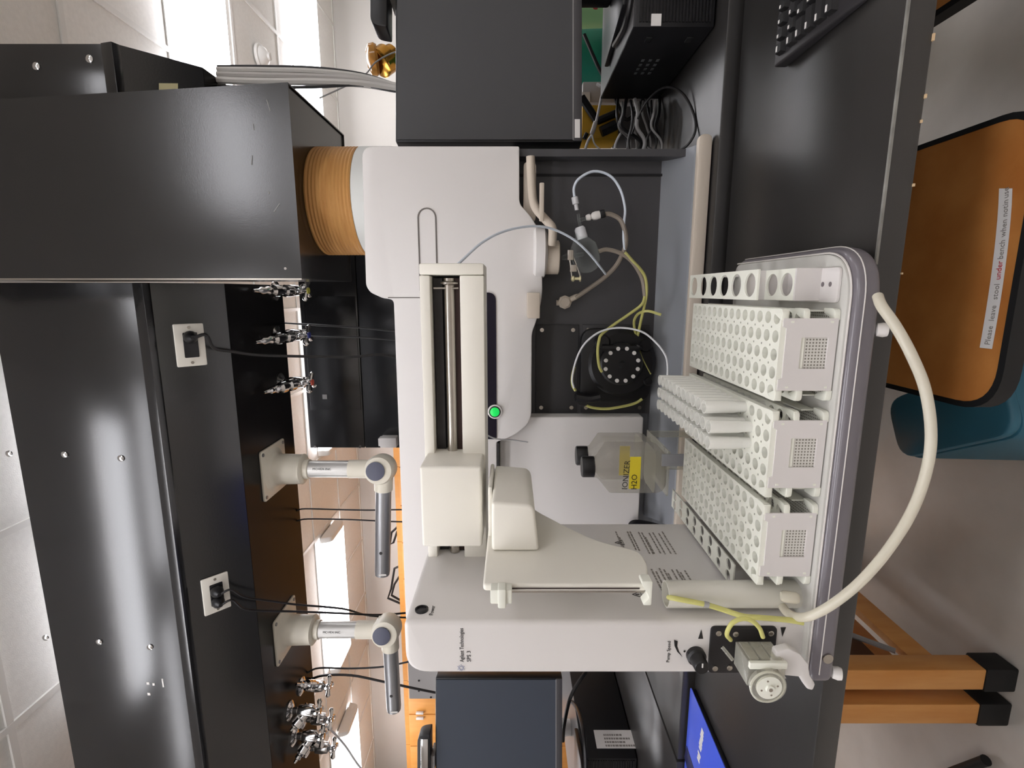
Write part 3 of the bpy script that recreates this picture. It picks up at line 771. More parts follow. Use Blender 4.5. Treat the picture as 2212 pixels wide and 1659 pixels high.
for q, r in (((1300, 738), .017), ((1392, 745), .015), ((1258, 862), .015), ((1398, 822), .010)):
    p = P(*q, 1.095); obj('pressure_knob', lt([(r, 0), (r, 0.03), (r * .8, 0.034)], (p.x, 1.117, p.z), (0, -1, 0), 20), blackp, sp)
obj('clamp_bar', tp(((1244, 858, 1.08), (1272, 862, 1.08), (1296, 858, 1.08)), 0.009), blackp, sp)
obj('clamp_bar', tp(((1380, 746, 1.08), (1372, 752, 1.08), (1300, 752, 1.08)), 0.008), blackp, sp)
a, b = P(1270, 764, 1.114), P(1268, 793, 1.114)
obj('arrow_mark', tube(new(), [a, P(1267, 780, 1.114), b], 0.0015, n=5), paper, sp)
# drip tray in front of the bay
zl = P(1500, 320, IY).z
obj('drip_tray', pr([(1.045, 0.962), (1.60, 0.962), (1.60, 1.0), (1.119, 1.036), (1.108, 1.020), (1.092, 1.006), (1.07, zl + 0.004), (1.056, zl)], 'x', -0.52, xr + 0.002), traym, sp, bevel=0.003)
obj('tray_lip', pr(rounded([(-0.53, 0.963), (xr + 0.016, 0.963), (xr + 0.016, zl), (-0.53, zl)], 0.012, 6), 'y', 1.036, 1.052), tanm, sp, bevel=0.003)
# loader lever, knob and brackets
kp = P(1193, 553, 1.03)
obj('loader_hub', lt([(0.045, 0.022), (0.05, 0.018), (0.05, 0.0), (0.038, -0.006)], (P(1165, 545, 1.06).x, 1.075, P(1176, 545, 1.06).z), (0, 0, 1), 32), white, sp)
obj('loader_knob', lt([(0.033, 0.032), (0.034, 0.028), (0.034, 0.002), (0.031, 0.0)], (kp.x, 1.075, P(1211, 553, 1.04).z), (0, 0, 1), 32), tanm, sp)
lev = [P(1146, 338, 1.045), P(1150, 420, 1.045), P(1158, 450, 1.04), P(1178, 474, 1.035), P(1192, 490, 1.03), P(1194, 505, 1.03), P(1192, 530, 1.035)]
obj('loader_lever', tube(new(), lev, 0.0085, n=12), tanm, sp)
a, b = P(1132, 470, 1.01), P(1162, 330, 1.01)
obj('lever_guard', pr(rrect(a.x, b.x, b.z, a.z, 0.01), 'y', 1.075, 1.079), tanm, sp, bevel=0.004)
a, b = P(1165, 478, 1.017), P(1176, 394, 1.017)
obj('bracket', bx(a.x, b.x, 1.017, 1.022, b.z, a.z), tanm, sp, bevel=0.002)
a, b = P(1150, 688, 1.01), P(1167, 632, 1.01)
br = obj('bracket', bx(a.x, b.x, 1.085, 1.012, b.z, a.z + .01), tanm, sp, bevel=0.002)
p = P(1157, 674, 1.085); obj('bracket_screw', cyl(p, (0, -1, 0), 0.004, 0.003, 10), steel, br)

# glass spray chamber with nebuliser
gcx = P(1262, 545, 1.06)
sc_ = thing('spray_chamber', 'small clear glass spray chamber with white fittings inside the dark bay', 'spray chamber', (gcx.x, 1.06, gcx.z - 0.04))
ax = (P(1240, 470, 1.06) - P(1262, 545, 1.06)).normalized()
obj('glass_bulb', lt([(0.004, -0.042), (0.016, -0.038), (0.026, -0.024), (0.029, -0.006), (0.027, 0.012), (0.016, 0.026), (0.009, 0.032), (0.008, 0.04)], gcx, ax, 28), glass, sc_)
q = P(1255, 503, 1.06)
obj('cap', lt([(0.0105, -0.012), (0.011, -0.008), (0.011, 0.008), (0.008, 0.012)], q, ax, 18), whitecable, sc_)
obj('glass_stem', tp(((1254, 490, 1.06), (1251, 478, 1.06), (1249, 462, 1.06)), 0.003), glass, sc_)
obj('glass_arm', tp(((1251, 476, 1.06), (1262, 473, 1.06), (1268, 471, 1.06)), 0.0035), glass, sc_)
u_ = (P(1242, 432, 1.06) - P(1246, 455, 1.06)).normalized()
obj('luer_fitting', lt([(0.004, 0.0), (0.004, 0.011), (0.0065, 0.012), (0.0065, 0.025), (0.005, 0.026)], P(1246, 454, 1.06), u_, 14), whitecable, sc_)
u_ = (P(1298, 463, 1.06) - P(1266, 471, 1.06)).normalized()
obj('side_fitting', lt([(0.005, 0), (0.0065, 0.004), (0.0065, 0.008), (0.004, 0.010), (0.0075, 0.014), (0.0085, 0.02), (0.0075, 0.028)], P(1266, 471, 1.06), u_, 14), paper, sc_)
obj('black_collar', lt([(0.0078, 0.028), (0.0085, 0.03), (0.0078, 0.038)], P(1266, 471, 1.06), u_, 14), blackp, sc_)
obj('ball_joint', lt([(0.004, 0), (0.006, 0.008), (0.0085, 0.014), (0.0085, 0.02), (0.005, 0.026), (0.004, 0.045)], P(1213, 557, 1.06), (P(1260, 549, 1.06) - P(1213, 557, 1.06)).normalized(), 14), glass, sc_)
cl = thing('joint_clamp', 'metal pinch clamp hanging from the glass ball joint below the loader knob', 'clamp', P(1245, 600, 1.048))
obj('clamp_plate', tp(((1228, 545, 1.048), (1231, 560, 1.048), (1236, 602, 1.048)), 0.0022), steel, cl)
obj('clamp_plate', tp(((1236, 546, 1.048), (1243, 565, 1.048), (1256, 603, 1.048)), 0.0022), steel, cl)
a, b = P(1231, 583, 1.048), P(1246, 572, 1.048)
obj('clamp_bridge', bx(a.x - 0.004, b.x, 1.045, 1.05, b.z, a.z), steel, cl, bevel=0.001)
a = P(1230, 549, 1.048); obj('clamp_jaw', bx(a.x - .012, a.x + .008, 1.043, 1.053, a.z - .008, a.z + .004), steel, cl, bevel=0.001)
obj('thumb_screw', lt([(0.003, -0.008), (0.006, -0.006), (0.006, -0.002), (0.003, 0), (0.003, 0.008), (0.006, 0.009), (0.006, 0.012)], P(1242, 602, 1.048), (0.0, -0.2, -1), 12), mat('pale_brass', (214, 206, 168), 0.3, 0.6), cl)
# hoses of the bay
def hose(nm, label, pts, r, m, cat='tube', grp='sample tubes in the dark bay'):
    return tag(obj(nm, tp(pts, r), m), label, cat, grp)
hose('argon_tube', 'white tube arching from the small white fitting over the dark bay', [(1241, 428, 1.06), (1240, 405, 1.06), (1252, 385, 1.06), (1283, 370, 1.066), (1318, 380, 1.072), (1340, 410, 1.072), (1350, 450, 1.066), (1348, 480, 1.06), (1347, 510, 1.06), (1349, 540, 1.057)], 0.0026, ptfe)
hose('gas_hose', 'clear brown hose from the black collar curving down to the beige elbow', [(1302, 462, 1.06), (1320, 463, 1.06), (1340, 475, 1.06), (1350, 500, 1.06), (1352, 525, 1.06), (1345, 548, 1.06), (1330, 575, 1.066), (1305, 600, 1.079), (1270, 625, 1.091), (1244, 643, 1.1)], 0.0046, clearhose)
hose('waste_tube', 'clear tube leaving the glass bulb towards the pump', [(1293, 543, 1.057), (1310, 539, 1.057), (1336, 545, 1.054), (1358, 558, 1.054), (1375, 578, 1.054), (1388, 605, 1.057), (1393, 640, 1.06)], 0.0042, clearhose)
hose('sample_tube', 'yellow stained tube running from the bay down to the lower pump clip', [(1350, 545, 1.051), (1366, 563, 1.051), (1382, 580, 1.051), (1394, 600, 1.054), (1397, 632, 1.057), (1391, 665, 1.066), (1384, 695, 1.079), (1377, 728, 1.094)], 0.003, yellowt)
hose('sample_tube', 'yellow stained tube slanting across the bay to the upper pump clip', [(1393, 640, 1.058), (1386, 658, 1.06), (1360, 678, 1.064), (1325, 702, 1.066), (1300, 722, 1.066), (1294, 735, 1.066), (1291, 760, 1.062), (1294, 790, 1.062), (1300, 803, 1.066)], 0.003, yellowt)
hose('sample_tube', 'short yellow tube hooking from the tray edge to the lower pump clip', [(1428, 680, 1.048), (1400, 672, 1.06), (1380, 677, 1.079), (1370, 692, 1.088), (1371, 712, 1.091), (1376, 730, 1.096)], 0.0028, yellowt)
hose('sample_tube', 'clear tube arching over the pump from the clip to the tray', [(1240, 838, 1.088), (1236, 820, 1.085), (1241, 790, 1.079), (1252, 760, 1.072), (1270, 735, 1.066), (1300, 715, 1.06), (1340, 708, 1.054), (1385, 716, 1.041), (1415, 738, 1.029), (1436, 765, 1.017), (1442, 790, 1.01), (1441, 830, 1.01)], 0.0021, whitecable)
hose('pump_tube', 'yellow pump tube curving under the black pump rotor', [(1261, 872, 1.097), (1278, 880, 1.094), (1310, 883, 1.091), (1345, 878, 1.091), (1372, 871, 1.091), (1387, 862, 1.091)], 0.003, yellowt)
hose('pump_tube', 'short yellow tube left of the black rotor', [(1241, 792, 1.086), (1236, 815, 1.088), (1237, 832, 1.091), (1243, 844, 1.094)], 0.003, yellowt)
hose('pump_tube', 'thin yellow tube right below the black rotor', [(1379, 750, 1.091), (1388, 775, 1.091), (1405, 808, 1.091)], 0.0025, yellowt)
p = P(1221, 653, 1.097)
el = thing('elbow_fitting', 'beige elbow fitting on the wall of the dark bay', 'fitting', (p.x, 1.103, p.z - 0.012))
obj('hub', lt([(0.0145, 0), (0.0145, 0.016), (0.010, 0.018), (0.010, 0.022)], (p.x, 1.118, p.z), (0, -1, 0), 8), tanm, el)
obj('barb', lt([(0.006, 0), (0.006, 0.02), (0.0045, 0.026)], P(1226, 650, 1.11), P(1244, 641, 1.103) - P(1226, 650, 1.11), 12), tanm, el)
obj('stub', lt([(0.006, 0), (0.006, 0.018)], P(1220, 654, 1.11), P(1205, 654, 1.11) - P(1220, 654, 1.11), 10), tanm, el)

# capillary line along the white housing to the sampler
tag(obj('sample_line', tp(((985, 575, 0.83), (1005, 556, 0.85), (1040, 525, 0.88), (1080, 503, 0.91), (1125, 491, 0.935), (1165, 489, 0.955), (1200, 497, 0.97), (1240, 518, 0.985), (1270, 545, 1.0), (1295, 575, 1.02), (1308, 592, 1.045)), 0.0022), ptfe), 'thin white sample line arching from the sampler rail into the bay', 'tube')
tag(obj('sample_line', tp(((1036, 932, 0.80), (1052, 940, 0.86), (1072, 948, 0.94), (1105, 950, 1.0), (1140, 955, 1.04)), 0.0014), whitecable), 'thin white line from the rail past the green lamp', 'tube')

# two clear bottles on a small clear stand in front of the spectrometer
SZ = 1.062
st = thing('acrylic_stand', 'small clear acrylic stand on the black table carrying the two clear bottles', 'stand', (-0.20, 0.96, 0.935))
ca, cb_ = PZ(1430, 1058, SZ), PZ(1430, 955, SZ)
obj('shelf', bx(ca.x - 0.002, cb_.x - 0.006, 0.884, 1.035, SZ - 0.004, SZ), acryl, st, bevel=0.001)
lx = P(1440, 976, 0.93)
obj('leg', bx(lx.x - 0.011, lx.x + 0.011, 0.880, 0.884, 0.935, SZ + 0.012), mat('frosted_strip', (150, 150, 152), 0.4), st)
obj('leg', bx(ca.x, ca.x + 0.012, 1.02, 1.028, 0.935, SZ - 0.005), acryl, st)
obj('leg', bx(cb_.x - 0.018, cb_.x - 0.006, 1.02, 1.028, 0.935, SZ - 0.005), acryl, st)
def bottle(xc, yc, label, s=1.0, writing=True):
    t = thing('clear_bottle', label, 'bottle', (xc, yc, SZ), 'clear bottles with yellow tape')
    hw = 0.0415 * s; h = 0.122 * s
    secs = [(0.0, .78, .78), (0.006, .93, .93), (0.016, 1, 1), (h * .80, 1, 1), (h * .84, .98, .98), (h, .46, .46), (h + .003, .42, .42), (h + .008, .42, .42)]
    bm = new(); rings = []
    for z, kx, ky in secs:
        rings.append([bm.verts.new((xc + q[0] * hw * kx, yc + q[1] * hw * ky, SZ + z)) for q in rrect(-1, 1, -1, 1, 0.45, 5)])
    for A, B in zip(rings, rings[1:]):
        n = len(A)
        for i in range(n): bm.faces.new((A[i], A[(i + 1) % n], B[(i + 1) % n], B[i]))
    bm.faces.new(list(reversed(rings[0]))); bm.faces.new(rings[-1])
    obj('bottle_body', bm, bottle_m, t)
    zs = SZ + 0.022
    bm = new()
    A = [bm.verts.new((xc + q[0] * hw * .98, yc + q[1] * hw * .98, zs)) for q in rrect(-1, 1, -1, 1, 0.45, 5)]
    bm.faces.new(A); 
    bmesh.ops.solidify(bm, geom=bm.faces[:], thickness=0.002)
    obj('inner_base', bm, acryl, t)
    zc_ = SZ + h + 0.006
    obj('screw_cap', lathe(new(), [(0.0195 * s, 0), (0.0200 * s, 0.002), (0.0200 * s, 0.021), (0.0185 * s, 0.023)], (xc, yc, zc_), n=30), blackp, t)
    obj('yellow_label', bx(xc - hw * 0.66, xc + hw * 0.80, yc - hw - 0.0006, yc - hw + 0.0003, SZ + 0.050, SZ + 0.070), yellowl, t, smooth=0)
    if writing:
        text('handwriting', 'IONIZER', 0.0145, (xc - hw * 0.70, yc - hw - 0.0012, SZ + 0.073), FACE_FRONT @ Matrix.Rotation(-0.06, 4, 'Z'), ink, t, sx=1.0)
        text('handwriting', 'H2O', 0.0145, (xc - hw * 0.70, yc - hw - 0.0012, SZ + 0.056), FACE_FRONT, ink, t)
    return t
bp_ = P(1428, 1008, 0.922)
bottle(bp_.x, 0.922, 'clear square bottle with black cap and handwritten yellow label, the front one')
b2 = P(1428, 984, 1.008)
bottle(b2.x, 1.008, 'clear square bottle with black cap half hidden behind the handwritten one', 1.0, False)

# ------------------------------------------------------------------ autosampler
WX0, WX1, WY0, WY1 = -0.474, -0.401, 0.566, 0.838
sam = thing('autosampler', 'white bench autosampler with tall left wall, rail, hanging probe arm and grey deck', 'autosampler', (-0.21, 0.7, 0.935))
base_pts = [(-0.474, 0.548), (0.050, 0.548), (0.050, 0.846), (-0.474, 0.846)]
bo = rounded(base_pts, [0.012, 0.060, 0.02, 0.012], 10)
obj('smoked_lip', pr(bo, 'z', 0.951, 0.980), lipm, sam, bevel=0.011, seg=4)
di = rounded([(-0.472, 0.556), (0.042, 0.556), (0.042, 0.844), (-0.472, 0.844)], [0.010, 0.054, 0.018, 0.010], 10)
obj('deck', pr(di, 'z', 0.953, 0.984), deckm, sam, bevel=0.0015)
bead = [Vector((x, y, 0.981)) for x, y in rounded([(-0.474, 0.5545), (0.0435, 0.5545), (0.0435, 0.842)], [0, 0.055, 0], 12)]
obj('lip_bead', tube(new(), bead, 0.0012, n=6, sub=0), lipline, sam)
bead = [Vector((x, y, 0.9705)) for x, y in rounded([(-0.46, 0.5475), (0.0505, 0.5475), (0.0505, 0.84)], [0, 0.06, 0], 12)]
obj('lip_bead', tube(new(), bead, 0.0007, n=6, sub=0), lipline, sam)
for fx, fy in ((-0.045, 0.618), (-0.43, 0.618), (0.02, 0.84), (-0.44, 0.84)):
    obj('foot', lt([(0.012, 0), (0.014, 0.003), (0.014, 0.014), (0.012, 0.018)], (fx, fy, 0.935), (0, 0, 1), 20), paper, sam)
kn = PZ(1893, 712, 0.947)
obj('front_foot', lt([(0.003, -0.005), (0.007, -0.003), (0.008, 0.003), (0.007, 0.007)], (kn.x, 0.555, 0.9455), (0, -0.4, -1), 18), paper, sam)
kn2 = PZ(1790, 1462, 0.947)
obj('front_foot', lt([(0.003, -0.005), (0.007, -0.003), (0.008, 0.003), (0.007, 0.007)], (-0.464, 0.556, 0.9455), (0, -0.4, -1), 18), paper, sam)
p = P(1764, 1421, 0.548)
obj('lip_screw', lt([(0.0062, 0), (0.0062, 0.003), (0.003, 0.0035)], (p.x, 0.5485, 0.963), (0, -1, 0), 16), steel, sam)
# left wall
ZW = 1.479
wp = rounded([(WX0, 0.972), (WX1, 0.972), (WX1, ZW), (WX0, ZW)], [0.0, 0.0, 0.010, 0.030], 8)
obj('left_wall', pr(wp, 'y', WY0, WY1), white, sam, bevel=0.006, seg=3)
# writing on the front
yf = WY0 - 0.0006
def FT(x, y): p = P(x, y, yf); return p
p0, p1 = FT(1002, 1430), FT(1002, 1357)
wd = p1.x - p0.x
t1 = text('lettering', 'Agilent Technologies', 0.0074, (p0.x, yf, p0.z), FACE_FRONT, ink, sam)
k = wd / max(1e-6, max(v.co.x for v in t1.data.vertices) - min(v.co.x for v in t1.data.vertices))
mx = min(v.co.x for v in t1.data.vertices)
for v in t1.data.vertices: v.co.x = mx + (v.co.x - mx) * k
p0 = FT(1017, 1430)
text('lettering', 'SPS 3', 0.0072, (p0.x, yf, p0.z), FACE_FRONT, ink, sam)
p0 = FT(996, 1443)
bm = new()
for k in range(12):
    a = k * math.pi / 6; L0, L1 = (0.0022, 0.0052 if k % 2 == 0 else 0.0040)
    A = Vector((p0.x + math.cos(a) * L0, yf, p0.z + math.sin(a) * L0)); B = Vector((p0.x + math.cos(a) * L1, yf, p0.z + math.sin(a) * L1))
    tube(bm, [A, B], 0.0003, n=4, sub=0)
for k in range(14):
    a = k * 2 * math.pi / 14; b = (k + 1) * 2 * math.pi / 14
    tube(bm, [Vector((p0.x + math.cos(q) * 0.0024, yf, p0.z + math.sin(q) * 0.0024)) for q in (a, b)], 0.0003, n=4, sub=0)
obj('starburst_emblem', bm, mat('emblem_blue_grey', (150, 156, 182), 0.5), sam)
p0 = FT(1446, 1431)
text('lettering', 'Pump Speed', 0.0060, (p0.x, yf, p0.z), FACE_FRONT, ink, sam)
# power button and word on the right face
xf = WX1 + 0.0006
p0 = PX(911, 1317, xf)
obj('power_button', lt([(0.0085, 0), (0.0085, 0.002), (0.006, 0.003), (0.0055, 0.001)], (WX1, p0.y, p0.z), (1, 0, 0), 20), blackp, sam)
p0 = PX(935, 1329, xf)
text('lettering', 'Power', 0.0075, (xf, p0.y, p0.z), FACE_RIGHT, ink, sam)
# warning notice on the right face: too small to read, lines of print
bm = new()
def print_line(x, yb, yf_):
    a = PX(x, yb, xf); y1 = a.y; y0 = PX(x, yf_, xf).y
    q = y1
    while q > y0 + 0.002:
        e = max(y0, q - random.uniform(0.004, 0.011))
        vs = [bm.verts.new((xf, yy, zz)) for yy, zz in ((e, a.z - .0012), (q, a.z - .0012), (q, a.z + .0012), (e, a.z + .0012))]
        bm.faces.new(vs); q = e - 0.0016
for x, yb, yf_ in ((1330, 1148, 1180), (1338, 1160, 1184), (1355, 1148, 1188), (1361, 1148, 1190), (1379, 1149, 1196), (1386, 1150, 1197), (1394, 1160, 1197), (1402, 1151, 1197), (1410, 1150, 1197), (1423, 1152, 1197), (1430, 1148, 1197),
                  (1407, 1229, 1286), (1417, 1234, 1264), (1424, 1227, 1290), (1434, 1230, 1262), (1443, 1238, 1290), (1451, 1230, 1262), (1461, 1230, 1258), (1470, 1236, 1256), (1479, 1232, 1256)):
    print_line(x, yb, yf_)
obj('warning_print', bm, greyink, sam, smooth=0)['kind'] = 'stuff'
for (x, y, s) in ((1338, 1172, 0.008), (1376, 1284, 0.007)):
    p = PX(x, y, xf)
    tri = [Vector((xf, p.y - s, p.z - s * .8)), Vector((xf, p.y + s, p.z - s * .8)), Vector((xf, p.y, p.z + s * .9)), Vector((xf, p.y - s, p.z - s * .8))]
    bm = tube(new(), tri, 0.0005, n=4, sub=0)
    tube(bm, [Vector((xf, p.y, p.z - s * .45)), Vector((xf, p.y, p.z + s * .3))], 0.0006, n=4, sub=0)
    obj('warning_triangle', bm, ink, sam)
# pump speed knob, marks, pump
p = P(1502, 1414, WY0)
kb = obj('speed_knob', lt([(0.0118, 0), (0.0118, 0.006), (0.0095, 0.008), (0.0090, 0.022), (0.008, 0.0235)], (p.x, WY0, p.z), (0.0, -1, 0), 26), blackp, sam)
obj('pointer', bx(p.x + 0.001, p.x + 0.0065, WY0 - 0.0242, WY0 - 0.0228, p.z - 0.0007, p.z + 0.0007), paper, kb)
p = FT(1478.5, 1407); obj('index_dot', cyl(p, (0, -1, 0), 0.0013, 0.0003, 12), ink, sam)
bm = new(); arc = [FT(1456, 1382), FT(1457, 1395), FT(1463, 1408), FT(1475, 1420)]
arc2 = [FT(1464, 1385), FT(1463, 1396), FT(1467, 1408), FT(1475, 1420)]
for q0, q1, q2, q3 in zip(arc, arc[1:], arc2, arc2[1:]):
    vs = [bm.verts.new(q) for q in (q0, q1, q3, q2)]; bm.faces.new(vs)
obj('speed_arc', bm, ink, sam, smooth=0)
for tri in (((1515, 1359), (1508, 1380), (1519, 1380)), ((1686, 1355), (1698, 1355), (1690, 1376))):
    bm = new(); bm.faces.new([bm.verts.new(FT(*q)) for q in tri]); obj('direction_mark', bm, ink, sam, smooth=0)
a, b = P(1530, 1458, WY0), P(1672, 1357, WY0)
px0, px1, pz1, pz0 = -0.4705, -0.4065, P(1531, 1405, WY0).z, P(1672, 1405, WY0).z
pump = obj('pump_plate', pr(rrect(px0, px1, pz0, pz1, 0.006), 'y', WY0 - 0.003, WY0 + 0.001), mat('pump_plate_black', (24, 22, 24), 0.4), sam, bevel=0.0008)
for sx, sz in ((px1 - .008, pz1 - .009), (px1 - .008, pz0 + .008), (px0 + .007, pz1 - .008), (px0 + .008, pz1 - .026), (px0 + 0.018, pz0 + 0.006), (px1 - .009, pz1 - .03)):
    obj('plate_screw', lt([(0.0036, 0), (0.0036, 0.0012), (0.002, 0.0018)], (sx, WY0 - 0.003, sz), (0, -1, 0), 14), steel, pump)
hx, hz = (px0 + px1) / 2 - 0.004, P(1622, 1405, WY0).z
ph = obj('pump_block', pr([(hx - 0.014, hz - 0.022), (hx + 0.017, hz - 0.022), (hx + 0.017, hz + 0.022), (hx - 0.014, hz + 0.022)], 'y', WY0 - 0.040, WY0 - 0.0035), acryl, sam, bevel=0.001)
for k in range(3):
    obj('tube_channel', bx(hx + 0.0165, hx + 0.0185, WY0 - 0.036, WY0 - 0.006, hz - 0.019 + k * 0.0135, hz - 0.008 + k * 0.0135), acryl, ph, bevel=0.001)
obj('front_bar', bx(hx + 0.010, hx + 0.0185, WY0 - 0.043, WY0 - 0.038, hz - 0.022, hz + 0.022), rackm, ph, bevel=0.001)
for sz in (-0.010, 0.010):
    obj('bar_screw', cyl((hx + 0.006, WY0 - 0.0405, hz + sz), (0, -1, 0), 0.003, 0.001, 14), steel, ph)
rx = hx - 0.008
obj('rotor_cover', cyl((rx, WY0 - 0.041, hz + 0.001), (0, -1, 0), 0.0205, 0.009, 36), acryl, ph, bevel=0.001)
obj('rotor_rim', lt([(0.0185, 0), (0.0205, 0), (0.0205, 0.002), (0.0185, 0.002)], (rx - 0.002, WY0 - 0.045, hz + 0.001), (0, -1, 0), 36, caps=False), rackm, ph)
rot = obj('rotor', lt([(0.0145, 0), (0.0145, 0.003), (0.005, 0.0035), (0.0045, 0.006)], (rx, WY0 - 0.0475, hz + 0.001), (0, -1, 0), 30), rackm, sam)
for k in range(4):
    a = k * math.pi / 2 + .3; obj('rotor_pin', cyl((rx + .0095 * math.cos(a), WY0 - 0.0505, hz + .001 + .0095 * math.sin(a)), (0, -1, 0), 0.0012, 0.0006, 10), steel, rot)
obj('rotor_screw', cyl((rx, WY0 - 0.0535, hz + 0.001), (0, -1, 0), 0.0022, 0.0006, 12), steel, rot)
lv = [P(x, y, 0.54) for x, y in ((1672, 1402), (1700, 1394), (1722, 1405), (1741, 1428), (1744, 1452), (1756, 1471), (1750, 1484), (1738, 1481), (1722, 1455), (1690, 1452), (1665, 1450))]
obj('pump_lever', pr([(q.x, q.z) for q in lv], 'y', 0.534, 0.546), white, sam, bevel=0.002)
obj('lever_arm', bx(P(1665, 1448, 0.55).x, hx - 0.012, 0.536, 0.5625, hz - 0.03, hz - 0.012), white, sam, bevel=0.002)
obj('tube_clip', tp(((1560, 1398, 0.535), (1570, 1410, 0.53), (1582, 1425, 0.528)), 0.0022), acryl, sam)

# rail
RY0, RY1 = 0.722, 0.802
zt0, zb0 = 1.474, 1.384
RX0, RX1 = WX1 - 0.001, 0.0385
sl0 = P(937, 900, RY0).z; sl1 = P(998, 900, RY0).z
sa, sb = P(960, 1207, RY0).x + 0.012, P(960, 582, RY0).x
obj('rail_body', bx(RX0, RX1, RY0 + 0.034, RY1, zb0, zt0), ivory, sam, bevel=0.003)
obj('rail_bar', bx(RX0, RX1 - 0.0165, RY0, RY0 + 0.034, sl0 + 0.0002, zt0), ivory, sam, bevel=0.002)
obj('rail_bar', bx(RX0, RX1 - 0.0165, RY0, RY0 + 0.034, zb0, sl1), ivory, sam, bevel=0.002)
obj('rail_end_cap', bx(RX1 - 0.016, RX1, RY0 - 0.0005, RY0 + 0.034, zb0, zt0), ivory, sam, bevel=0.003)
obj('rail_recess', bx(RX0 + 0.002, RX1 - 0.017, RY0 + 0.030, RY0 + 0.0338, sl1 + 0.0005, sl0), darkhole, sam, smooth=0)
zm = (sl0 + sl1) / 2
obj('guide_rod', cyl((RX0 + 0.002, RY0 + 0.017, zm - 0.004), (1, 0, 0), 0.0078, RX1 - RX0 - 0.022, 22), steel, sam)
obj('guide_strip', bx(RX0 + 0.002, RX1 - 0.02, RY0 + 0.020, RY0 + 0.029, sl1 + 0.001, sl1 + 0.011), mat('dark_red_brown_rail', (60, 44, 42), 0.35, 0.4), sam)
obj('guide_strip', bx(RX0 + 0.002, RX1 - 0.02, RY0 + 0.022, RY0 + 0.029, sl0 - 0.014, sl0 - 0.001), mat('dark_rail', (48, 46, 46), 0.4, 0.4), sam)
obj('rod_clamp', lt([(0.010, 0), (0.013, 0.002), (0.013, 0.004), (0.010, 0.006)], (RX1 - 0.030, RY0 + 0.017, zm - 0.004), (1, 0, 0), 20), steel, sam)
obj('end_rod', cyl((RX1 - 0.034, RY0 + 0.012, sl1 + 0.003), (0, 0, 1), 0.0016, sl0 - sl1 - 0.006, 10), steel, sam)
# carriage and hanging arm
CY0 = 0.664
ca = P(912, 1182, CY0); cb = P(1040, 1008, CY0)
obj('carriage', bx(ca.x, cb.x, CY0, RY1 + 0.012, cb.z, ca.z), ivory, sam, bevel=0.004, seg=4)
AX = -0.325
def A(x, y): p = PX(x, y, AX); return (p.y, p.z)
za = A(1043, 1262)[1]
yb_a = 0.735
outl = [(A(1043, 1262)[0], za), (yb_a, za), (yb_a, P(1150, 1060, 0.72).z), (0.715, P(1168, 1110, 0.70).z), A(1230, 1140), A(1290, 1168), A(1382, 1190), A(1398, 1215), A(1401, 1262)]
arm = obj('probe_arm', pr(rounded(outl, [0.005, 0.004, 0.01, 0.02, 0.03, 0.04, 0.03, 0.02, 0.005], 6), 'x', AX - 0.009, AX), ivory, sam, bevel=0.003, seg=3)
mz1, mz0 = P(1062, 1140, 0.60).z, P(1160, 1140, 0.60).z
obj('arm_motor_cover', pr(rounded([(AX + 0.0005, mz0 - 0.003), (-0.262, mz0 + 0.004), (-0.258, mz1), (AX + 0.0005, mz1)], [0.0, 0.012, 0.006, 0.0], 6), 'y', 0.598, 0.735), ivory, sam, bevel=0.005, seg=4)
obj('arm_top_flange', bx(AX - 0.009, -0.255, 0.64, 0.735, mz1 + 0.0005, za - 0.001), ivory, sam, bevel=0.003)
fy = A(1200, 1262)[0]
obj('arm_slot', bx(AX - 0.0058, AX - 0.0042, fy - 0.0008, fy + 0.004, P(1382, 1262, fy).z, P(1085, 1262, fy).z), mat('slot_dark', (62, 50, 48), 0.5), sam, smooth=0)
py = fy - 0.006
pX = P(1200, 1278, py).x
def zz_(x): return P(x, 1278, py).z
obj('probe_holder', bx(pX - 0.009, pX + 0.008, py - 0.010, fy - 0.0008, zz_(1106), zz_(1060)), rackm, sam, bevel=0.0015)
obj('probe_holder_collar', bx(pX - 0.0125, pX + 0.0105, py - 0.013, py + 0.003, zz_(1093), zz_(1076)), rackm, sam, bevel=0.0015)
obj('probe', tube(new(), [Vector((pX, py, zz_(1064))), Vector((pX, py, zz_(1392)))], 0.0011, n=8, sub=0), steel, sam)
fa, fb = P(1380, 1297, py), P(1405, 1246, py)
obj('probe_guide', pr(rounded([(fa.x, fb.z), (fb.x, fb.z), (fb.x, fa.z), (fb.x - 0.004, fa.z), (pX + 0.003, fa.z - 0.007), (pX - 0.002, fa.z - 0.009), (fa.x, fa.z - 0.002)], 0.002, 3), 'y', py - 0.009, fy - 0.0008), rackm, sam, bevel=0.0015)

# rinse vial with yellow tube and drain hose
rx, ry = P(1600, 1288, 0.585).x, 0.590
zr1, zr0 = P(1440, 1290, 0.585).z, 0.984
rv = thing('rinse_vial', 'tall frosted rinse vial standing in the front left corner of the sampler', 'vial', (rx, ry, zr0))
obj('vial_body', lathe(new(), [(0.0165, 0), (0.0168, 0.004), (0.0165, zr1 - zr0), (0.0150, zr1 - zr0), (0.0150, 0.02)], (rx, ry, zr0), n=32, caps=True), cyltube, rv)
pp = [P(1470, 1293, 0.592), P(1447, 1291, 0.590), P(1449, 1291, 0.574), P(1480, 1297, 0.568), P(1525, 1306, 0.564), P(1565, 1318, 0.56), P(1605, 1331, 0.55), P(1640, 1334, 0.545), P(1700, 1339, 0.545), P(1735, 1345, 0.542)]
tag(obj('rinse_tube', tube(new(), pp, 0.0032, n=10), yellowt), 'yellow stained tube from the rinse vial down past the little clear pump', 'tube')
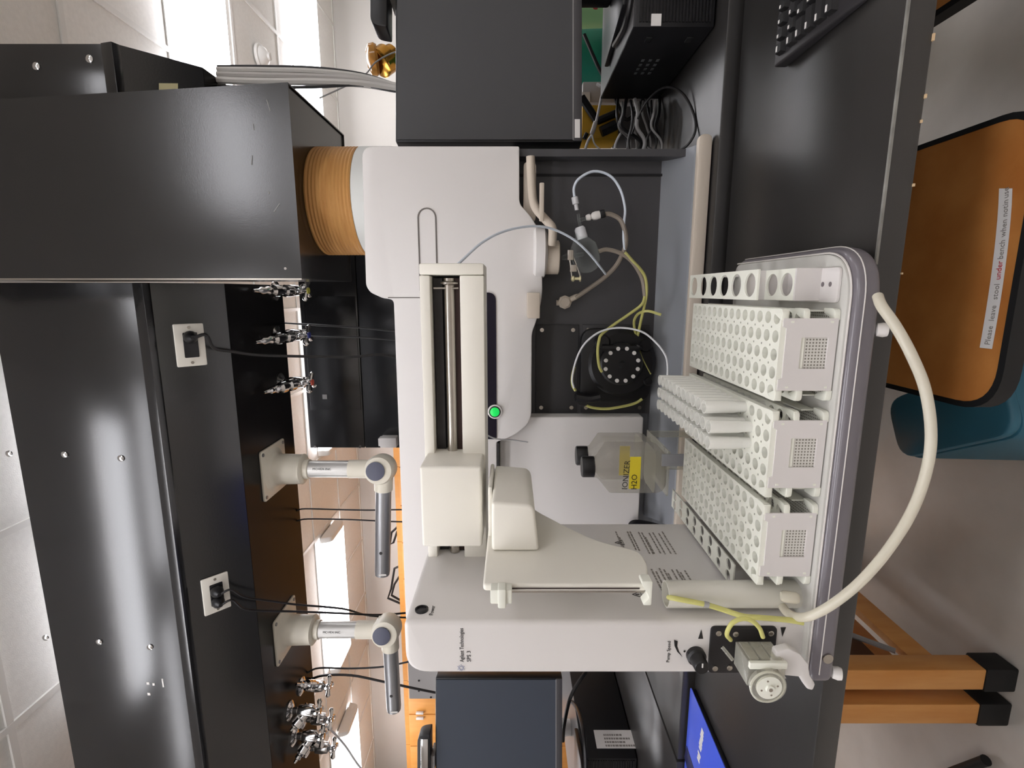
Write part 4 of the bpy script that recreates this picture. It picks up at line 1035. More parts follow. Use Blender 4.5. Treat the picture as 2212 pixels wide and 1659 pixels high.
pp = [P(1578, 1382, 0.545), P(1570, 1370, 0.535), P(1580, 1348, 0.53), P(1600, 1337, 0.53), P(1622, 1340, 0.53), P(1640, 1356, 0.53), P(1648, 1376, 0.535)]
tag(obj('pump_tube', tube(new(), pp, 0.0026, n=10), yellowt), 'short yellow tube looping over the little clear pump head', 'tube')
q = P(1530, 1306, 0.572); obj('tape_mark', tb([P(1520, 1304.5, 0.5645), P(1531, 1307.5, 0.5635)], 0.0037, sub=0, n=12), greycable, rv)
dh = [P(1690, 1310, 0.575), P(1700, 1323, 0.56), P(1722, 1333, 0.545), P(1752, 1330, 0.53), P(1800, 1304, 0.515), P(1860, 1255, 0.505), P(1920, 1185, 0.50), P(1972, 1100, 0.50), P(2003, 1010, 0.50), P(2011, 930, 0.50), P(1998, 840, 0.505), P(1968, 765, 0.51), P(1935, 705, 0.52), P(1905, 662, 0.528), P(1896, 640, 0.540)]
tag(obj('drain_hose', tube(new(), dh, 0.0052, n=14, sub=8), pvc), 'thick translucent drain hose looping in front of the bench edge', 'hose')
tag(obj('rinse_fitting', lt([(0.005, -0.010), (0.007, -0.007), (0.007, 0.007), (0.005, 0.010)], P(1706, 1290, 0.565), (0, -0.3, -1), 14), pvc), 'small yellowed fitting at the foot of the rinse vial', 'fitting')

# ------------------------------------------------------------------ tube racks
RZ0, RZ1, RYA, RYB = 0.985, 1.0485, 0.564, 0.842
def rack(x0, x1, label):
    t = thing('tube_rack', label, 'rack', ((x0 + x1) / 2, (RYA + RYB) / 2, RZ0), 'white test tube racks')
    for z, th_, nm in ((RZ1, 0.008, 'top_plate'), (RZ1 - 0.024, 0.004, 'middle_plate')):
        obj(nm, holes(new(), x0, x1, RYA, RYB, z - th_, z, 5, 14, 0.0070, 14), rackm, t, smooth=30)
    # corner lugs on the plates
    for z in (RZ1, RZ1 - 0.024):
        pass
    obj('bottom_plate', bx(x0 + 0.003, x1 - 0.003, RYA + 0.003, RYB - 0.003, RZ0, RZ0 + 0.0035), perf, t)
    for z in (RZ1 - 0.0002, RZ1 - 0.0242, RZ0 + 0.006):
        for lx, d in ((x0, 1), (x1, -1)):
            pts = [(lx - d * 0.0006, RYA - 0.0012), (lx + d * 0.012, RYA - 0.0012), (lx + d * 0.012, RYA + 0.002), (lx + d * 0.004, RYA + 0.020), (lx - d * 0.0006, RYA + 0.020)]
            obj('corner_lug', pr(rounded(pts, [0.006, 0.001, 0.001, 0.004, 0.001], 4), 'z', z - 0.0065, z), rackm, t, bevel=0.001)
    # end plates with a pin hole window
    for ya, yb, s in ((RYA - 0.0015, RYA + 0.001, 1), (RYB - 0.001, RYB + 0.0015, 0)):
        xa, xb = x0 + 0.012, x1 - 0.010
        n0 = xa + (xb - xa) * 0.20; n1 = xa + (xb - xa) * 0.84
        wx0, wx1, wz0, wz1 = xa + (xb - xa) * 0.31, xa + (xb - xa) * 0.74, RZ0 + 0.010, RZ0 + 0.040
        bm = new()
        prism(bm, [(xa, RZ0 + .001), (wx0, RZ0 + .001), (wx0, RZ1 - .006), (n0 - .002, RZ1 - .006), (n0 - .004, RZ1 - .002), (xa, RZ1 - .002)], 'y', ya, yb)
        prism(bm, [(wx1, RZ0 + .001), (xb, RZ0 + .001), (xb, RZ1 - .002), (n1 + .004, RZ1 - .002), (n1 + .002, RZ1 - .006), (wx1, RZ1 - .006)], 'y', ya, yb)
        prism(bm, [(wx0, RZ0 + .001), (wx1, RZ0 + .001), (wx1, wz0), (wx0, wz0)], 'y', ya, yb)
        prism(bm, [(wx0, wz1), (wx1, wz1), (wx1, RZ1 - .006), (wx0, RZ1 - .006)], 'y', ya, yb)
        ep = obj('end_plate', bm, rackp, t, smooth=0)
        if s:
            obj('window_mesh', bx(wx0 - .001, wx1 + .001, yb + 0.0002, yb + 0.0012, wz0 - .001, wz1 + .001), perfv, ep, smooth=0)
            for qx, qz in ((xa + .004, RZ0 + .008), (xb - .004, RZ0 + .008), (xa + .004, RZ1 - .012), (xb - .004, RZ1 - .012)):
                obj('moulding_mark', bx(qx - .0012, qx + .0012, ya - 0.0004, ya, qz - .0016, qz + .0016), rackm, ep, smooth=0)
    obj('side_wall', bx(x0 + 0.002, x0 + 0.0035, RYA + 0.02, RYB - 0.01, RZ0 + 0.003, RZ0 + 0.02), rackm, t, smooth=0)
    obj('side_wall', bx(x1 - 0.0035, x1 - 0.002, RYA + 0.02, RYB - 0.01, RZ0 + 0.003, RZ0 + 0.02), rackm, t, smooth=0)
    # moulded letters between the holes
    bm = new(); dx, dy = (x1 - x0) / 5, (RYB - RYA) / 14
    for i in range(1, 5):
        for j in range(1, 14):
            cx, cy = x0 + dx * i, RYA + dy * j
            box(bm, cx - 0.0011, cx + 0.0011, cy - 0.0009, cy + 0.0009, RZ1 + 0.0001, RZ1 + 0.0004)
    o = obj('position_letters', bm, mat('letter_grey', (150, 148, 136), 0.6), t, smooth=0); o['kind'] = 'stuff'
    return t
XS = [(-0.350, -0.247), (-0.2375, -0.1345), (-0.122, -0.019)]
rack(*XS[0], 'empty white tube rack on the left of the deck, beside the rinse vial')
rack(*XS[1], 'white tube rack in the middle of the deck holding the test tubes')
rack(*XS[2], 'empty white tube rack on the right of the deck, beside the six-hole holder')

# test tubes in the middle rack: three columns from the right
x0, x1 = XS[1]; dx, dy = (x1 - x0) / 5, (RYB - RYA) / 14
tt0 = None
ORD = ['first', 'second', 'third', 'fourth', 'fifth', 'sixth', 'seventh', 'eighth', 'ninth', 'tenth', 'eleventh', 'twelfth']
names = ['right column', 'middle column', 'left column']
for col in range(3):
    for j in range(2 if col else 3, 14):
        cx, cy = x0 + dx * (4.5 - col), RYA + dy * (j + .5)
        lab = 'frosted test tube in the middle rack, %s, %s from the back' % (names[col], ORD[13 - j])
        if tt0 is None:
            H = 0.112
            tt0 = thing('test_tube', lab, 'test tube', (cx, cy, RZ0 + 0.0036), 'test tubes in the middle rack')
            obj('tube_wall', lathe(new(), [(0.0035, 0.0), (0.0062, 0.003), (0.0066, 0.010), (0.0068, 0.07), (0.0080, 0.075), (0.0085, H), (0.0074, H), (0.0072, 0.078), (0.0058, 0.012)], (cx, cy, RZ0 + 0.0036), n=18, caps=False), tubem, tt0)
        else:
            dup(tt0, loc=(cx, cy, RZ0 + 0.0036), label=lab)

# standards holders at both ends of the deck
hr = thing('vial_holder', 'white stepped holder with six large holes at the right end of the deck', 'holder', (0.010, 0.74, 0.984))
x0, x1 = -0.0105, 0.0265
obj('upper_plate', holes(new(), x0, x1, 0.632, 0.872, 1.0435, 1.046, 1, 6, 0.0148, 20), rackm, hr, smooth=30)
obj('middle_plate', holes(new(), x0, x1, 0.603, 0.672, 1.0145, 1.017, 1, 2, 0.0138, 20), rackm, hr, smooth=30)
obj('bottom_tray', pr(rrect(x0 - .002, x1, 0.568, 0.700, 0.006), 'z', 0.9842, 0.988), rackp, hr, bevel=0.001)
obj('riser', bx(x0, x1, 0.600, 0.603, 0.988, 1.017), rackp, hr, smooth=0)
obj('riser', bx(x0, x0 + 0.004, 0.828, 0.840, 0.9845, 1.0435), rackp, hr, smooth=0)
obj('riser', bx(x1 - 0.004, x1, 0.828, 0.840, 0.9845, 1.0435), rackp, hr, smooth=0)
obj('riser', bx(x0, x1, 0.672, 0.674, 0.988, 1.0435), rackp, hr, smooth=0)
for q in (0.582, 0.596):
    obj('drain_hole', cyl(((x0 + x1) / 2, q, 0.98805), (0, 0, 1), 0.0028, 0.0003, 14), mat('hole_grey', (112, 104, 106), 0.6), hr)
hl = thing('vial_holder', 'white two-row holder between the left wall and the left tube rack', 'holder', (-0.376, 0.75, 0.984))
x0, x1 = -0.3965, -0.3625
ya, yb = 0.632, 0.842
obj('upper_plate', holes(new(), x0, x1, ya, 0.90, 1.0435, 1.0455, 2, 8, 0.0078, 16), rackm, hl, smooth=30)
obj('bottom_tray', bx(x0, x1, ya, yb, 0.9842, 0.988), rackp, hl, smooth=0)
obj('riser', bx(x0, x0 + 0.002, ya, yb, 0.988, 1.0435), rackp, hl, smooth=0)
obj('riser', bx(x0 + .002, x1, yb - 0.002, yb, 0.988, 1.0435), rackp, hl, smooth=0)
obj('step_plate', holes(new(), x1 - 0.001, x1 + 0.010, 0.61, 0.84, 1.012, 1.014, 1, 8, 0.004, 12), rackp, hl, smooth=30)
obj('riser', bx(x1 - 0.001, x1 + 0.010, 0.608, 0.610, 0.988, 1.014), rackp, hl, smooth=0)

# ------------------------------------------------------------------ monitors with webcams, computer towers, keyboard
CR = Vector((c_, s_, 0)); CF = Vector((-s_, c_, 0))          # directions across and along the photographer's view
def vbox(o, u0, u1, d0, d1, z0, z1):
    """box in a frame turned like the monitors: u across, d away"""
    bm = bx(u0, u1, d0, d1, z0, z1)
    M = Matrix((CR, CF, Vector((0, 0, 1)))).transposed().to_4x4(); M.translation = Vector(o)
    bm.transform(M); return bm
def build_monitor(d, u_in, u_out, z0, z1, label, m, standu, zstand, tagpos=None):
    o = CF * d
    t = thing('monitor', label, 'monitor', o + CR * standu + Vector((0, 0, zstand)), None)
    ua, ub = min(u_in, u_out), max(u_in, u_out)
    obj('housing', vbox(o, ua, ub, 0.004, 0.045, z0, z1), blackp, t, bevel=0.004)
    obj('screen', vbox(o, ua + 0.004, ub - 0.004, 0.0005, 0.0038, z0 + 0.020, z1 - 0.004), m, t, smooth=0)
    obj('bottom_bezel', vbox(o, ua + 0.001, ub - 0.001, 0.0, 0.0038, z0 + 0.001, z0 + 0.0185), mat('bezel_grey', (62, 60, 62), 0.4), t, bevel=0.0005)
    obj('bezel_line', vbox(o, ua + 0.002, ub - 0.002, -0.0004, 0.001, z0 + 0.0186, z0 + 0.0202), greycable, t, smooth=0)
    obj('stand_pole', vbox(o, standu - 0.03, standu + 0.03, 0.046, 0.075, zstand + 0.012, z0 + 0.15), blackp, t, bevel=0.006)
    obj('stand_foot', vbox(o, standu - 0.12, standu + 0.12, -0.06, 0.14, zstand, zstand + 0.012), blackp, t, bevel=0.004)
    if tagpos:
        obj('bezel_label', vbox(o, tagpos[0], tagpos[1], -0.0009, 0.0, z0 + 0.005, z0 + 0.016), paper, t, smooth=0)
    return t
def W(x, y, d): return ((1659 - y - 829.5) / FPX * d, CZ + (1106 - x) / FPX * d)
d = 1.06
ui, zt = W(853, 305, d); _, zb = W(1258, 305, d)
ta, tb_ = W(1240, 298, d)[0], W(1240, 258, d)[0]
PCZ = 1.116
build_monitor(d, ui, ui + 0.62, zb, zt, 'black monitor right of the spectrometer with a small white label on its bezel', screen_m, ui + 0.36, PCZ + 0.0005, (ta, tb_))
d2 = 1.52
ui2, zt2 = W(940, 1466, d2); _, zb2 = W(1215, 1476, d2)
build_monitor(d2, ui2, ui2 - 0.60, zb2, zt2, 'black monitor left of the autosampler with a blue grey dark screen', screen2, ui2 - 0.36, 1.1305)
# webcams clipped on the monitors
def webcam(o, u0, u1, z0, h, label, silver_first):
    t = thing('webcam', label, 'webcam', Vector(o) + CR * ((u0 + u1) / 2) + Vector((0, 0, z0)))
    bm = pr(rounded([(u0, z0 + 0.012), (u1, z0 + 0.012), (u1 - 0.006, z0 + h), (u0 + 0.006, z0 + h)], [0.004, 0.004, 0.022, 0.022], 5), 'y', -0.02, 0.03)
    M = Matrix((CR, CF, Vector((0, 0, 1)))).transposed().to_4x4(); M.translation = Vector(o); bm.transform(M)
    obj('body', bm, blackp, t, bevel=0.004)
    uu = u0 + (u1 - u0) * 0.34
    obj('trim_line', vbox(o, uu - 0.0012, uu + 0.0012, -0.0215, -0.0195, z0 + 0.016, z0 + h - 0.004), greycable, t)
    obj('silver_front', vbox(o, uu + 0.004, u1 - 0.012, -0.0225, -0.0195, z0 + 0.018, z0 + h - 0.010), chrome if silver_first else blackp, t, bevel=0.001)
    obj('clip', vbox(o, (u0 + u1) / 2 - 0.02, (u0 + u1) / 2 + 0.02, -0.006, 0.055, z0 + 0.0005, z0 + 0.013), greycable, t, bevel=0.002)
    return t
ua, za = W(805, 72, d); 
webcam(CF * d, ua, ua + 0.19, zt, za - zt, 'black webcam clipped on top of the right monitor', False)
ua, za = W(904, 1577, d2)
webcam(CF * d2, ua - 0.19, ua, zt2, za - zt2, 'black and silver webcam clipped on top of the left monitor', True)

pc = thing('computer_tower', 'black computer tower lying flat under the right monitor with a small white sticker', 'computer', (0.7, 1.25, 0.96))
tx0, tx1, ty0, ty1 = 0.490, 0.95, 1.064, 1.430
obj('case', bx(tx0, tx1, ty0, ty1, 0.964, PCZ), mat('tower_black', (20, 19, 21), 0.45, noise=0.1), pc, bevel=0.003)
obj('top_cover', bx(tx0 + 0.002, tx1 - 0.002, ty0 + 0.002, ty1 - 0.002, PCZ - 0.002, PCZ + 0.0003), mat('tower_top_grey', (84, 82, 82), 0.35, noise=0.05), pc, smooth=0)
bm = new()
for k in range(22):
    z = 0.972 + k * 0.0062
    box(bm, tx0 + 0.008, tx1 - 0.01, ty0 - 0.003, ty0 + 0.001, z, z + 0.0036)
g = obj('front_grille', bm, blackp, pc, smooth=0); g['kind'] = 'stuff'
a, b = P(1406, 56, ty0 - 0.0035), P(1429, 30, ty0 - 0.0035)
obj('sticker', bx(a.x, b.x, ty0 - 0.0042, ty0 - 0.0032, b.z, a.z), paper, pc, smooth=0)
bm = new()
for i in range(3):
    for j in range(4):
        y = 1.20 + j * 0.022; z = 1.06 - i * 0.016
        box(bm, tx0 - 0.0005, tx0 + 0.001, y, y + 0.010, z, z + 0.006)
obj('side_print', bm, mat('print_grey', (96, 98, 100), 0.5), pc, smooth=0)
for (fy, fz) in ((1.10, 1.07), (1.10, 0.99)):
    obj('side_foot', bx(tx0 - 0.003, tx0 + 0.001, fy, fy + 0.02, fz, fz + 0.012), rubber, pc, bevel=0.001)
tag(obj('power_cord', tb([PZ(1327, 98, PCZ + .006), PZ(1338, 80, PCZ + .006), PZ(1352, 50, PCZ + .006), PZ(1362, 0, PCZ + .006), PZ(1365, -60, PCZ + .006)], 0.0055), cable), 'thick black cord lying curved on the right computer tower', 'cord')

pc2 = thing('computer_tower', 'black computer tower with a white label on its side, under the left monitor', 'computer', (-1.6, 1.55, 0.962))
sx1, sx0, sy0, sy1, pz2 = -1.392, -1.80, 1.315, 1.93, 1.130
obj('case', bx(sx0, sx1, sy0, sy1, 0.966, pz2), mat('tower_black', (20, 19, 21), 0.45, noise=0.1), pc2, bevel=0.003)
obj('top_cover', bx(sx0 + 0.002, sx1 - 0.002, sy0 + 0.002, sy1 - 0.002, pz2 - 0.002, pz2 + 0.0003), mat('tower_top_grey', (84, 82, 82), 0.35, noise=0.05), pc2, smooth=0)
bm = new()
for k in range(20):
    z = 0.974 + k * 0.0076
    box(bm, sx0 + 0.01, sx1 - 0.006, sy0 - 0.003, sy0 + 0.001, z, z + 0.004)
g = obj('front_grille', bm, blackp, pc2, smooth=0); g['kind'] = 'stuff'
q = [PX(x, y, sx1 + 0.0006) for x, y in ((1282, 1578), (1368, 1576), (1380, 1616), (1290, 1617))]
ly0, ly1 = (q[2].y + q[3].y) / 2, (q[0].y + q[1].y) / 2
lz1, lz0 = (q[0].z + q[3].z) / 2, (q[1].z + q[2].z) / 2
obj('label', bx(sx1, sx1 + 0.0008, ly0, ly1, lz0, lz1), paper, pc2, smooth=0)
bm = new()
hh = lz1 - lz0
for j, (fy_, L) in enumerate(((0.72, .55), (0.52, .85), (0.33, .70), (0.14, .95))):
    z = lz1 - hh * 0.22; yy = ly0 + (ly1 - ly0) * fy_; wy = (ly1 - ly0) * 0.05
    while z > lz1 - hh * (0.22 + 0.72 * L):
        wl = random.uniform(.004, .010)
        box(bm, sx1 + 0.0008, sx1 + 0.0010, yy - wy, yy + wy, z - wl, z); z -= wl + .0018
obj('label_print', bm, greyink, pc2, smooth=0)['kind'] = 'stuff'
tag(obj('power_cord', tb([PZ(1232, 1515, pz2 + .006), PZ(1246, 1530, pz2 + .006), PZ(1258, 1570, pz2 + .006), PZ(1264, 1620, pz2 + .006), PZ(1266, 1690, pz2 + .006)], 0.006), cable), 'thick black cord lying along the top of the left computer tower', 'cord')
tag(obj('signal_cable', tp(((1216, 1600, 1.42), (1218, 1570, 1.40), (1228, 1520, 1.39), (1240, 1490, 1.40), (1258, 1462, 1.42), (1275, 1440, 1.46)), 0.006), cable), 'black cord curving below the left monitor towards the autosampler', 'cord')
p = PZ(1246, 1640, pz2)
mg = thing('paper_cup', 'white paper cup standing on the left computer tower under the monitor', 'cup', (-1.58, 1.62, pz2))
obj('cup_body', lathe(new(), [(0.026, 0.0004), (0.034, 0.075), (0.036, 0.077), (0.033, 0.077), (0.025, 0.005)], (-1.58, 1.62, pz2), n=24), paper, mg)

# keyboard
kx0, kx1, ky0, ky1, kz = 0.328, 0.775, 0.640, 0.832, 0.935
kb = thing('keyboard', 'black keyboard at the right end of the front table, only its left keys in view', 'keyboard', (0.55, 0.735, kz))
kp = [(ky0, kz + 0.0005), (ky1, kz + 0.0005), (ky1, kz + 0.020), (ky0 + 0.05, kz + 0.012), (ky0, kz + 0.007)]
obj('case', pr(kp, 'x', kx0, kx1), mat('keyboard_case', (44, 42, 44), 0.4), kb, bevel=0.004, seg=3)
keym = mat('key_black', (34, 33, 34), 0.45)
def kzat(y): return kz + 0.012 + (0.008) * (y - ky0 - 0.05) / (ky1 - ky0 - 0.05)
kproto = None
lgb = None
for r in range(6):
    y = ky1 - 0.014 - r * 0.0205 - (0.006 if r > 0 else 0)
    wfirst = (0.016, 0.016, 0.026, 0.030, 0.038, 0.022)[r]
    xk = kx0 + 0.010
    k = 0
    while xk < kx1 - 0.02:
        wk = wfirst if k == 0 else 0.0165
        zz = kzat(y)
        def one():
            bm = new()
            vs0 = [bm.verts.new(v) for v in ((xk, y - .0165, zz - 0.002), (xk + wk, y - .0165, zz - 0.002), (xk + wk, y, zz - 0.001), (xk, y, zz - 0.001))]
            vs1 = [bm.verts.new(v) for v in ((xk + .002, y - .0145, zz + 0.0065), (xk + wk - .002, y - .0145, zz + 0.0065), (xk + wk - .002, y - .002, zz + 0.0075), (xk + .002, y - .002, zz + 0.0075))]
            bm.faces.new(vs1); bm.faces.new(list(reversed(vs0)))
            for i in range(4): bm.faces.new((vs0[i], vs0[(i + 1) % 4], vs1[(i + 1) % 4], vs1[i]))
            return bm
        ko = obj('key', one(), keym, kb, smooth=0)
        if xk < kx0 + 0.12:
            a = 0.0042 if k else 0.0075
            obj('legend', pr([(xk + .0035, y - .0065), (xk + .0035 + a, y - .0065), (xk + .0035 + a, y - .0035), (xk + .0035, y - .0035)], 'z', zz + 0.0071, zz + 0.0079), paper, ko, smooth=0)
        xk += wk + 0.0025; k += 1

# blue booklet at the left end
bk = thing('blue_booklet', 'bright blue booklet with white lettering lying at the left end of the bench', 'booklet', (-1.03, 0.93, 0.935))
bt = rounded([(-0.880, 0.800), (-0.872, 1.000), (-1.30, 1.000), (-1.30, 0.80)], 0.008, 4)
obj('shaded_pages', pr(bt, 'z', 0.9355, 0.943), blackp, bk, bevel=0.001)  # black here paints the dark shadow edge below the cover
cv = rounded([(-0.882, 0.796), (-0.871, 1.003), (-1.302, 1.005), (-1.302, 0.798)], 0.010, 4)
obj('cover', pr(cv, 'z', 0.9432, 0.945), bluep, bk, bevel=0.0005)
a, b = PZ(1518, 1577, 0.9455), PZ(1508, 1645, 0.9455)
bm = new()
dirv = (b - a); n_ = 11
for k in range(n_):
    if k == 7: continue
    q0 = a + dirv * (k / n_); q1 = a + dirv * ((k + .82) / n_); w_ = Vector((dirv.y, -dirv.x, 0)).normalized() * (0.006 + 0.001 * (k % 3))
    bm.faces.new([bm.verts.new(v) for v in (q0 - w_, q1 - w_, q1 + w_, q0 + w_)])
obj('cover_lettering', bm, paper, bk, smooth=0)
a = PZ(1488, 1652, 0.9455)
obj('cover_emblem', pr([(a.x - .03, a.y - .02), (a.x + .02, a.y - .03), (a.x + .03, a.y + .02), (a.x - .01, a.y + .03)], 'z', 0.9451, 0.9456), mat('emblem_navy', (24, 26, 70), 0.4), bk, smooth=0)

# ------------------------------------------------------------------ clutter between spectrometer and right monitor
yb_ = thing('yellow_box', 'yellow and black metal box standing behind the right monitor foot', 'box', (0.52, 1.60, 0.96))
a, b = P(1256, 300, 1.52), P(1338, 226, 1.52)
obj('box_body', bx(a.x, b.x, 1.52, 1.62, b.z, a.z), yellowp, yb_, bevel=0.004)
obj('box_base', bx(a.x, b.x, 1.53, 1.62, 0.9605, b.z - 0.0005), mat('base_grey', (96, 92, 90), 0.5), yb_, bevel=0.004)
for (q0, q1, r) in (((1256, 210), (1290, 262), .011), ((1290, 262), (1330, 245), .010), ((1298, 285), (1330, 270), .014), ((1268, 288), (1262, 300), 0.006)):
    obj('black_bracket', tb([P(*q0, 1.512), P(*q1, 1.512)], r, sub=0, n=8), blackp, yb_)
gw = thing('grey_power_strip', 'grey power adapter lying behind the right monitor above the yellow box', 'adapter', (0, 0, 0))
a, b = P(1258, 222, 1.64), P(1316, 176, 1.64)
gw.location = ((a.x + b.x) / 2, 1.7, 0.96)
obj('case', bx(a.x, b.x, 1.64, 1.74, 0.961, a.z), greybox, gw, bevel=0.003)
a, b = P(1257, 223, 1.63), P(1275, 198, 1.63)
obj('label', bx(a.x, b.x, 1.632, 1.64, b.z, a.z), paper, gw, smooth=0)
rc = P(1282, 8, 1.40)
tag(obj('red_clip', tb([P(1286, 18, 1.4), P(1290, -6, 1.4), P(1262, -10, 1.4)], 0.006, sub=0, n=8), redp), 'red clip hanging on the cords behind the right monitor', 'clip')
def loose(label, pts, r, m=cable):
    return tag(obj('loose_cable', tp(pts, r), m), label, 'cable', 'tangled cables behind the right tower')
random.seed(3)
loose('white cable with a white connector hanging beside the yellow box', [(1308, 150, 1.46), (1303, 190, 1.46), (1295, 230, 1.455), (1288, 262, 1.45), (1282, 285, 1.44), (1270, 305, 1.43), (1262, 330, 1.42)], 0.0035, whitecable)
tag(obj('white_connector', cyl(P(1278, 290, 1.435), P(1286, 265, 1.435) - P(1278, 290, 1.435), 0.0055, 0.032, 12), paper), 'small white cable connector beside the yellow box', 'connector')
loose('thin white cable curving below the white connector', [(1279, 292, 1.43), (1284, 310, 1.425), (1295, 322, 1.42), (1308, 335, 1.41)], 0.0022, whitecable)
loose('pale cable hoop just left of the black cable tangle', [(1326, 335, 1.40), (1330, 310, 1.40), (1340, 290, 1.40), (1350, 284, 1.40), (1357, 295, 1.40), (1360, 315, 1.40), (1362, 335, 1.40)], 0.003, whitecable)
loose('white cable resting against the side of the right tower', [(1316, 145, 1.45), (1308, 165, 1.45), (1300, 185, 1.45), (1290, 182, 1.46)], 0.004, whitecable)
TAN = ['first', 'second', 'third', 'fourth', 'fifth', 'sixth', 'seventh', 'eighth', 'ninth', 'tenth', 'lowest']
for k in range(11):
    y0 = 214 + random.uniform(-6, 8); x0 = 1335 + k * 9; x1 = 1352 + k * 7 + random.uniform(-14, 14)
    dpt = 1.395 - 0.02 * (k % 5)
    loose('cable in the tangle behind the right computer tower, %s counted downwards from the yellow box' % TAN[k], [(x0, y0, dpt + .03), (x0 + random.uniform(-9, 9), 245, dpt), (x0 + random.uniform(-12, 12), 275, dpt), (x1 + random.uniform(-8, 8), 305, dpt), (x1, 336, dpt)], random.choice((0.0035, 0.0045, 0.0028)), random.choice((cable, cable, cable, greycable)))
loose('black cable looping out over the bench from the tangle', [(1365, 290, 1.33), (1385, 240, 1.30), (1410, 205, 1.27), (1440, 188, 1.24), (1470, 198, 1.20), (1490, 225, 1.17), (1502, 260, 1.145), (1500, 290, 1.13), (1480, 318, 1.135), (1450, 330, 1.16), (1415, 326, 1.20), (1400, 318, 1.25)], 0.0026)
loose('thick black cable bent under the yellow box', [(1262, 75, 1.47), (1290, 140, 1.45), (1308, 172, 1.44), (1316, 185, 1.44), (1330, 215, 1.43), (1345, 250, 1.42), (1356, 258, 1.42), (1375, 240, 1.42), (1390, 215, 1.42)], 0.005)

# ------------------------------------------------------------------ stools and other things under the bench
IN = 0.11
def stool(x0, x1, y0, y1, z, label):
    t = thing('lab_stool', label, 'stool', ((x0 + x1) / 2, (y0 + y1) / 2, 0), 'wooden lab stools')
    obj('seat', pr(rrect(x0 + 0.008, x1 - 0.008, y0 + 0.008, y1 - 0.008, 0.055, 8), 'z', z - 0.022, z + 0.0005), woodseat, t)
    o = rrect(x0, x1, y0, y1, 0.062, 8); i = rrect(x0 + 0.0082, x1 - 0.0082, y0 + 0.0082, y1 - 0.0082, 0.055, 8)
    bm = new(); n = len(o)
    V = [[bm.verts.new((q[0], q[1], zz)) for q in pts] for pts, zz in ((o, z - 0.024), (o, z), (i, z + 0.0012), (i, z - 0.024))]
    for A, B in ((V[0], V[1]), (V[1], V[2]), (V[2], V[3]), (V[3], V[0])):
        for k in range(n): bm.faces.new((A[k], A[(k + 1) % n], B[(k + 1) % n], B[k]))
    obj('edge_band', bm, rubber, t)
    for lx in (x0 + IN, x1 - IN):
        for ly in (y0 + IN + .03, y1 - 0.05):
            obj('leg', tb([(lx, ly, 0.0), (lx, ly, z - 0.024)], 0.011, sub=0, n=12), blackm, t)
    zz = 0.22
    for ly in (y0 + IN + .03, y1 - 0.05): obj('foot_rail', tb([(x0 + IN, ly, zz), (x1 - IN, ly, zz)], 0.008, sub=0), blackm, t)
    for lx in (x0 + IN, x1 - IN): obj('foot_rail', tb([(lx, y0 + IN + .03, zz + .03), (lx, y1 - 0.05, zz + .03)], 0.008, sub=0), blackm, t)
    return t
SZs = 0.70
s1 = stool(-0.163, 0.228, 0.660, 1.03, SZs, 'wooden stool pushed under the bench with a paper notice on its seat')
c4 = [PZ(x, y, SZs + 0.001) for x, y in ((2116, 751), (2158, 407), (2187, 407), (2143, 754))]
bm = new()
bend = []
n_ = 10
top = [PZ(2116 + (2158 - 2116) * (1 - (1 - t) ** 1.5), 751 + (407 - 751) * t, SZs + 0.0016) for t in [k / n_ for k in range(n_ + 1)]]
bot = [PZ(2143 + (2187 - 2143) * (1 - (1 - t) ** 1.5), 754 + (407 - 754) * t, SZs + 0.0016) for t in [k / n_ for k in range(n_ + 1)]]
VA = [bm.verts.new(q) for q in top]; VB = [bm.verts.new(q) for q in bot]
for k in range(n_): bm.faces.new((VA[k], VA[k + 1], VB[k + 1], VB[k]))
obj('paper_notice', bm, paper, s1, smooth=0)
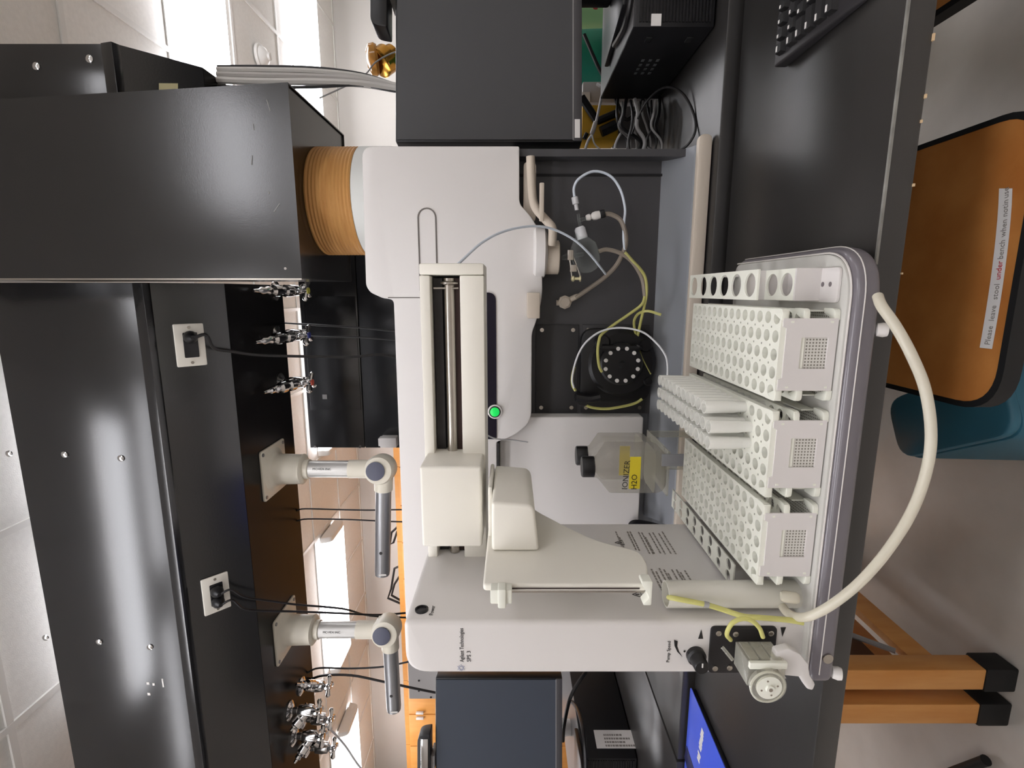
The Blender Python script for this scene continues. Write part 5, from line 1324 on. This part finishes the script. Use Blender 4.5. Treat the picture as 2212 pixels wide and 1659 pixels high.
# its wording, set along the bend
words = [('Please', .015), ('leave', .165), ('stool', .300), ('under', .425), ('bench', .555), ('when', .695), ('not', .822), ('in', .895), ('use', .940)]
for s_word, t in words:
    tt = 1 - (1 - t) ** 1.5; t2 = t + 0.05; tt2 = 1 - (1 - t2) ** 1.5
    a = PZ(2136.5 + 42.5 * tt, 751 - 345 * t, SZs + 0.002); b = PZ(2136.5 + 42.5 * tt2, 751 - 345 * t2, SZs + 0.002)
    ang = math.atan2(b.y - a.y, b.x - a.x)
    text('notice_word', s_word, 0.0112, a, Matrix.Rotation(ang, 4, 'Z'), redp if s_word == 'under' else greyink, s1, sx=0.92)
stool(0.412, 0.80, 0.700, 1.06, SZs, 'wooden stool under the right end of the bench, only a corner in view')

ss = thing('step_stool', 'teal blue plastic step stool on the floor beside the wooden stool', 'step stool', (-0.30, 1.10, 0), rotz=0.48)
tz = 0.40
def tap(x0, x1, y0, y1, z0, z1, k, r):
    bm = new()
    lo = rrect(x0, x1, y0, y1, r, 6); cx, cy = (x0 + x1) / 2, (y0 + y1) / 2
    A = [bm.verts.new((q[0], q[1], z0)) for q in lo]; B = [bm.verts.new((cx + (q[0] - cx) * k, cy + (q[1] - cy) * k, z1)) for q in lo]
    n = len(A)
    for i in range(n): bm.faces.new((A[i], A[(i + 1) % n], B[(i + 1) % n], B[i]))
    bm.faces.new(B); bm.faces.new(list(reversed(A)))
    return bm
obj('step_body', tap(-0.06, 0.11, -0.19, 0.14, 0.0, tz - 0.02, 0.92, 0.05), teal, ss, bevel=0.006, world=False)
obj('step_top', tap(-0.05, 0.10, -0.18, 0.13, tz - 0.02, tz, 0.98, 0.05), teal, ss, bevel=0.006, world=False)

cb2 = thing('chair_base', 'black tubular foot of a chair at the far lower left corner', 'chair base', (-1.35, 1.22, 0))
a, b = PZ(2128, 1643, 0.014), PZ(2040, 1675, 0.014)
obj('foot_tube', tb([a, b], 0.0135, sub=0, n=14), rubber, cb2)
obj('foot_cap', cyl(a, a - b, 0.014, 0.004, 14), rubber, cb2)
obj('upright', tb([b, b + Vector((-0.05, 0.02, 0.42))], 0.014, sub=0, n=12), blackm, cb2)
